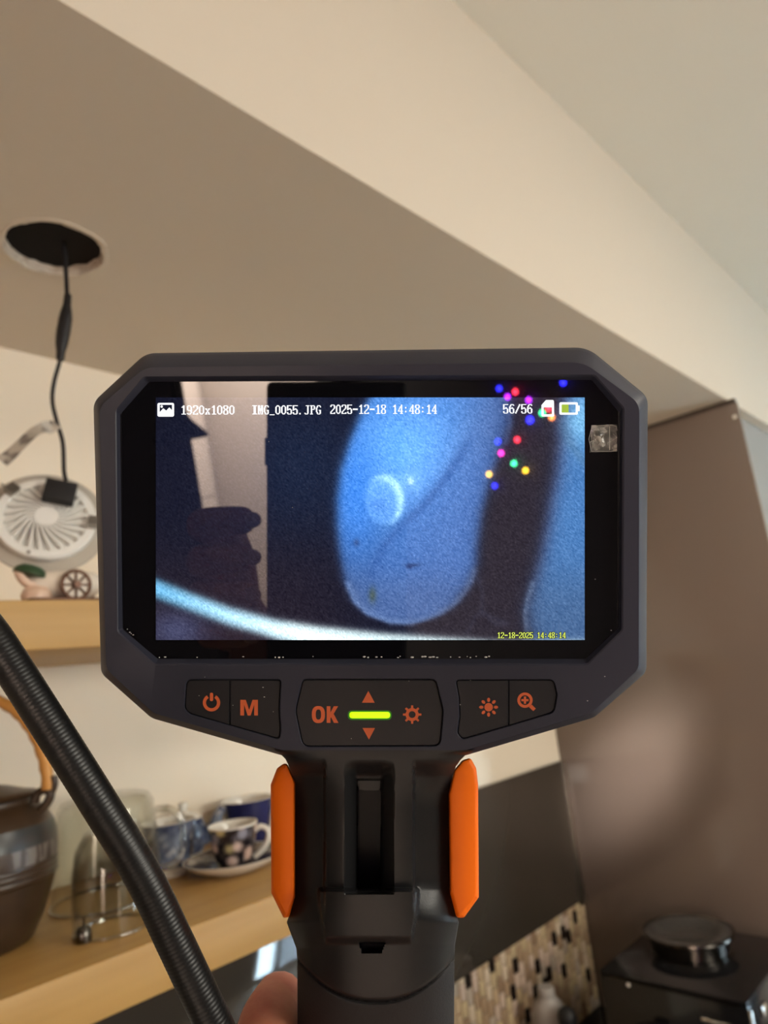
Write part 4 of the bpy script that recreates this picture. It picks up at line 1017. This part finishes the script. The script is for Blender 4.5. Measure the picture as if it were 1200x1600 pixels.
# peeling film tab and dust
def film_tab():
    m = bpy.data.materials.new('clear_film'); m.use_nodes = True; nt = m.node_tree; p = nt.nodes['Principled BSDF']
    p.inputs['Base Color'].default_value = (0.55, 0.54, 0.50, 1); p.inputs['Roughness'].default_value = 0.12
    tc = nt.nodes.new('ShaderNodeTexCoord'); nz = nt.nodes.new('ShaderNodeTexNoise'); nz.inputs['Scale'].default_value = 420; nz.inputs['Detail'].default_value = 3
    rp = nt.nodes.new('ShaderNodeValToRGB'); rp.color_ramp.elements[0].position = 0.45; rp.color_ramp.elements[1].position = 0.75
    rp.color_ramp.elements[0].color = (0.12,)*3+(1,); rp.color_ramp.elements[1].color = (0.8,)*3+(1,)
    nt.links.new(tc.outputs['Object'], nz.inputs['Vector']); nt.links.new(nz.outputs['Fac'], rp.inputs[0]); nt.links.new(rp.outputs[0], p.inputs['Alpha'])
    bm = bmesh.new(); nx, ny = 16, 14; R_ = []
    for j in range(ny+1):
        row = []
        for i in range(nx+1):
            u, v = i/nx, j/ny; x = 921+43*u+(1-v)*3*(1-u); y = 664.5+42.5*v-1.5*u
            z = -1.75+0.55*math.exp(-((u-0.35-0.3*(v-0.5))/0.12)**2)*math.sin(v*3.1)+0.3*math.exp(-((v-0.55+0.5*u)/0.1)**2)*(1-u)
            row.append(bm.verts.new(dev(x, y, z)))
        R_.append(row)
    for j in range(ny):
        for i in range(nx): bm.faces.new((R_[j][i], R_[j+1][i], R_[j+1][i+1], R_[j][i+1]))
    ge = bmesh.ops.extrude_face_region(bm, geom=bm.faces[:]); bmesh.ops.translate(bm, vec=(0, 0, 0.00006), verts=[v for v in ge['geom'] if isinstance(v, bmesh.types.BMVert)])
    tag(from_bm('film_tab', bm, m, dv, 60), 'clear peeling film tab on the screen edge')
    # bright creased outline of the tab
    bm = bmesh.new()
    for pts in ([(925, 666), (956, 664), (963, 666), (964, 673)], [(925, 666), (920, 686), (924, 705), (955, 705.5), (963, 703), (963.5, 695)], [(952.5, 666), (952.5, 703)], [(922, 691), (934, 684), (945, 679), (940, 686)], [(958, 678), (964, 684), (957, 688)]):
        tube_bm(bm, [dev(x, y, -1.3) for x, y in pts], 0.00007, 5)
    from_bm('film_crease', bm, M['frosted'], bpy.data.objects['film_tab'], None)
    bm = bmesh.new()
    def speck(x, y, z, r):
        mtx = Matrix.Translation(dev(x, y, z)) @ Matrix.Diagonal((1+random.random()*1.5, 1, 0.5, 1))
        bmesh.ops.create_icosphere(bm, subdivisions=1, radius=r*0.001, matrix=mtx)
    for x in (249, 258, 308, 380, 430, 436, 442, 489, 569, 575, 588, 596, 622, 625, 644, 660, 664, 672, 677, 683, 704, 718, 730, 735, 744, 759, 764): speck(x, 1026.5+random.uniform(-1, 1), -1.95, random.uniform(0.12, 0.26))
    for x, y in ((203, 988), (199, 983), (208, 992), (205, 990), (320, 1058), (311, 1087), (411, 1074), (413, 1089), (427, 1112), (364, 1102), (639, 1064), (549, 1154), (735, 1063), (719, 1101), (945, 1057), (918, 1095), (420, 690), (457, 793), (186, 647), (955, 985), (930, 905)): speck(x, y, 0.02 if y > 1040 else -1.95, random.uniform(0.06, 0.13))
    tag(from_bm('dust', bm, M['dust'], dv), kind='stuff')
    # scuffs on the handle
    bm = bmesh.new()
    for k_ in range(60):
        t = random.random(); x = 462+48*t+random.uniform(-3, 3); y = 1322+64*t+random.uniform(-5, 5)
        a = random.uniform(0.5, 1.2); l = random.uniform(1, 4)
        pass
    bm.free()
film_tab()
# flexible probe crossing the lower left
def probe():
    px = [(-560, 2350), (-640, 1750), (-600, 1150), (-480, 820), (-330, 742), (-215, 790), (-130, 866), (-60, 938), (-18, 986), (16, 1036), (53, 1094), (113, 1188), (163, 1268), (204, 1334), (237, 1394), (270, 1464), (303, 1534), (335, 1602), (372, 1690), (405, 1780)]
    P = [dev(x, y, -1) for x, y in px]
    P += [mm(-35, -185, -30), mm(-22, -212, -34), mm(-6, -226, -26), mm(-2, -216, -20), mm(-2.2, -203, -20)]
    S_ = spline(P, 40)
    # resample at an even step for the ribs
    d = [0.0]
    for a, b in zip(S_, S_[1:]): d.append(d[-1]+(b-a).length)
    step = 0.00021; n = int(d[-1]/step); out = []; j = 0
    for i in range(n):
        t = i*step
        while j < len(d)-2 and d[j+1] < t: j += 1
        q = (t-d[j])/max(d[j+1]-d[j], 1e-9); out.append(S_[j].lerp(S_[j+1], q))
    bm = bmesh.new(); tube_bm(bm, out, lambda i: 0.00462+0.00006*abs(math.sin(i*step/0.0011*math.pi)), 20)
    tag(from_bm('probe_tube', bm, M['tube'], dv, 180), 'black ribbed flexible probe tube')
probe()

# ------------------------------------------------------------------ the hand that holds it
def skin_hand(name, pr, palm, fingers, thumb, conv, nails):
    V, Ed, Rr = [], [], []
    def add(p, prev=None):
        V.append(conv(p[:3])-pr.location); Rr.append(p[3]*0.001)
        if prev is not None: Ed.append((prev, len(V)-1))
        return len(V)-1
    wr = add(palm[0]); q = wr
    for p in palm[2:]: q = add(p, q)
    pc = add(palm[1], wr)
    for f in fingers+[thumb]:
        q = pc
        for p in f: q = add(p, q)
    me = bpy.data.meshes.new(name); me.from_pydata(V, Ed, []); me.materials.append(M['skin'])
    o = bpy.data.objects.new(name, me); COL.objects.link(o); o.parent = pr
    sk = o.modifiers.new('skin', 'SKIN'); sk.branch_smoothing = 0.6; sk.use_smooth_shade = True
    if not me.skin_vertices: me.skin_vertices.new()
    for i, sv in enumerate(me.skin_vertices[0].data): sv.radius = (Rr[i], Rr[i]); sv.use_root = (i == 0)
    sb = o.modifiers.new('smooth', 'SUBSURF'); sb.levels = 2; sb.render_levels = 2
    for p in nails:
        bm = bmesh.new(); bmesh.ops.create_uvsphere(bm, u_segments=12, v_segments=8, radius=0.005)
        bmesh.ops.scale(bm, vec=(1.0, 0.85, 0.3), verts=bm.verts[:])
        n_ = from_bm('nail', bm, M['nail'], pr, 60); n_.matrix_basis = Matrix.Translation(conv(p)-pr.location) @ CAMM.to_3x3().to_4x4()
def hands():
    dvm = lambda p: dv.matrix_world @ mm(*p)
    cmm = lambda p: CAMM @ (Vector(p)*0.001)
    pr = empty('person', dvm((52, -262, 18)), 'person whose right hand grips the black handle, a reddish thumb showing left of it', 'person')
    # right hand round the grip: palm on the right, thumb lying forward along the left side
    fingers = [[(33, -188, -22, 11.5), (28, -182, -46, 10.2), (10, -181, -57, 9.6), (-14, -186, -56, 8.6), (-27, -192, -40, 7.4)],
               [(34, -208, -20, 11.0), (28, -204, -45, 9.8), (10, -204, -57, 9.3), (-14, -207, -56, 8.6), (-28, -212, -40, 7.6)],
               [(34, -227, -18, 10.5), (28, -224, -43, 9.5), (10, -224, -55, 9.0), (-13, -226, -54, 8.4), (-27, -230, -40, 7.4)],
               [(33, -244, -14, 9.6), (28, -243, -38, 8.6), (12, -243, -50, 8.0), (-8, -244, -50, 7.4), (-21, -246, -40, 6.6)]]
    thumb = [(20, -196, 26, 15), (-8, -166, 27, 13.0), (-29, -148, 10, 10.8), (-33.5, -146, -16, 9.6), (-31.5, -150.5, -40, 7.6)]
    skin_hand('hand', pr, [(52, -264, 16, 22), (40, -236, 4, 19), (72, -325, 62, 25), (102, -410, 120, 33)], fingers, thumb, dvm,
              [(f[-1][0]-3, f[-1][1], f[-1][2]+6) for f in fingers][:0])
    sl_ = [dvm(p) for p in ((76, -336, 70), (102, -410, 120), (139, -510, 190), (164, -600, 240))]
    tube('sleeve', [q-pr.location for q in spline(sl_, 6)], lambda i: 0.034+0.012*i/18, M['sleeve'], pr, 24)
    # left hand holding the telephone that takes the picture, mirrored dark in the screen
    fl = [[(-88, y, 24, 11), (-99, y+3, 6, 9.6), (-86, y+5, -7, 8.6), (-66, y+6, -6.5, 7.6)] for y in (-10, -29, -48)]
    fl.append([(-86, -66, 24, 9.6), (-95, -65, 8, 8.6), (-84, -64, -5.5, 7.6), (-67, -63, -4.5, 6.8)])
    skin_hand('hand', pr, [(-82, -148, 52, 22), (-72, -70, 34, 17), (-104, -225, 92, 25), (-140, -330, 140, 33)], fl,
              [(-58, -82, 30, 14), (-30, -50, 26, 11), (-12, -28, 23, 9)], cmm, [(f[-1][0]-1, f[-1][1], f[-1][2]-5.5) for f in fl])
    sl_ = [cmm(p) for p in ((-108, -236, 97), (-140, -330, 140), (-180, -430, 190), (-210, -520, 230))]
    tube('sleeve', [q-pr.location for q in spline(sl_, 6)], lambda i: 0.034+0.012*i/18, M['sleeve'], pr, 24)
    ph = empty('telephone', (0, 0, 0), 'black mobile telephone taking the picture, mirrored as a dark block in the screen', 'phone')
    ph.matrix_world = CAMM @ Matrix.Translation((-0.0255, -0.01, 0.0)); bpy.context.view_layer.update()
    bm = bmesh.new(); bm_box(bm, (-0.0375, -0.08, 0.006), (0.0375, 0.08, 0.0142), 0.003, 3); from_bm('case', bm, M['appliance_matt'], ph, 40)
    lathe('lens_ring', [(0.0075, 0.0062), (0.0075, 0.003), (0.0060, 0.0028), (0.0058, 0.0062)], M['appliance'], ph, 32, c=(0.0255, 0.01, 0))
    box('side_key', (-0.0386, 0.035, 0.0085), (-0.0374, 0.050, 0.0115), M['appliance_matt'], ph, 0.0005)
hands()

# ------------------------------------------------------------------ behind the photographer, mirrored in the screen: tiled hall, fairy lights, coat stand
def hall():
    e = bpy.data.objects['wall_hall']
    tw, th = 0.42, 0.30; src = None
    for i in range(7):
        for k_ in range(7):
            y, z = -1.68+i*0.30-0.0, FL+0.02+k_*0.36
            if src is None:
                o = src = box('tile', (-0.004, 0.003, 0.003), (0.006, 0.297, 0.357), M['hall_tile'], e, 0.002, 1)
            else:
                o = src.copy(); COL.objects.link(o); o.parent = e
            o.location = w((-3.2, y, z))
hall()
def mirrored(px, py, Y=None, X=None):
    """where a ray bounced off the screen glass meets a wall of the room"""
    zc = 0.183; c = Vector(((px-600)/F_PX*zc, (800-py)/F_PX*zc, -zc))
    P = CAMM @ c; d = RT*((px-600)/F_PX)+UP*(-(py-800)/F_PX)-fw
    t = (Y-P.y)/d.y if Y is not None else (X-P.x)/d.x
    return P+d*t
def fairy_lights():
    spec = [(780,607,'b'),(805,612,'r'),(793,620,'m'),(826,625,'m'),(880,598,'b'),(828,656,'b'),(847,645,'g'),(862,652,'o'),(857,638,'r'),(778,690,'b'),(808,687,'r'),(783,708,'p'),(803,724,'g'),(821,735,'y'),(764,741,'y'),(773,759,'b')]
    col = {'b': (0.02, 0.02, 1.0), 'r': (1.0, 0.03, 0.06), 'm': (0.45, 0.02, 1.0), 'p': (1.0, 0.03, 0.55), 'g': (0.05, 1.0, 0.35), 'y': (1.0, 0.55, 0.02), 'o': (1.0, 0.25, 0.05)}
    big = {(828,656): 1.35}
    mats = {c: mat('bulb_'+n_, col[c], 0.3, emit=(col[c], 110.0)) for c, n_ in (('b','blue'),('r','red'),('m','violet'),('p','pink'),('g','green'),('y','amber'),('o','orange'))}
    pts = [mirrored(x, y, Y=YF+0.02) for x, y, c in spec]
    e = empty('fairy_light_string', pts[9], 'string of small coloured fairy lights, mirrored as dots in the screen', 'lights')
    order = [4, 8, 7, 6, 5, 3, 1, 0, 2, 10, 9, 11, 14, 15, 12, 13]
    tube('wire', [p-pts[9]+Vector((0, 0.0, 0.012)) for p in spline([pts[i] for i in order], 6)], 0.0015, M['cable'], e, 6)
    for (x, y, c), p in zip(spec, pts):
        o = lathe('bulb', [(0, 0.0085), (0.0045, 0.007), (0.0075, 0.002), (0.0078, -0.002), (0.0055, -0.0068), (0, -0.009)], mats[c], e, 16)
        o.location = p-pts[9]
        s = big.get((x, y), 1.0); o.scale = (s, s, s)
fairy_lights()
def pendant():
    b = mirrored(283, 678, X=-1.62)
    e = empty('pendant_lamp', (b.x, b.y, b.z), 'dark conical pendant lamp mirrored small at the left of the screen', 'lamp')
    lathe('shade', [(0.012, 0.075), (0.020, 0.072), (0.034, 0.040), (0.075, -0.006), (0.078, -0.014), (0.074, -0.013), (0.032, 0.034), (0.010, 0.060)], M['dark_cloth'], e, 40)
    tube('cord', [(0, 0, 0.07), (0, 0, CEIL+EYE-b.z)], 0.004, M['dark_cloth'], e, 8)
pendant()
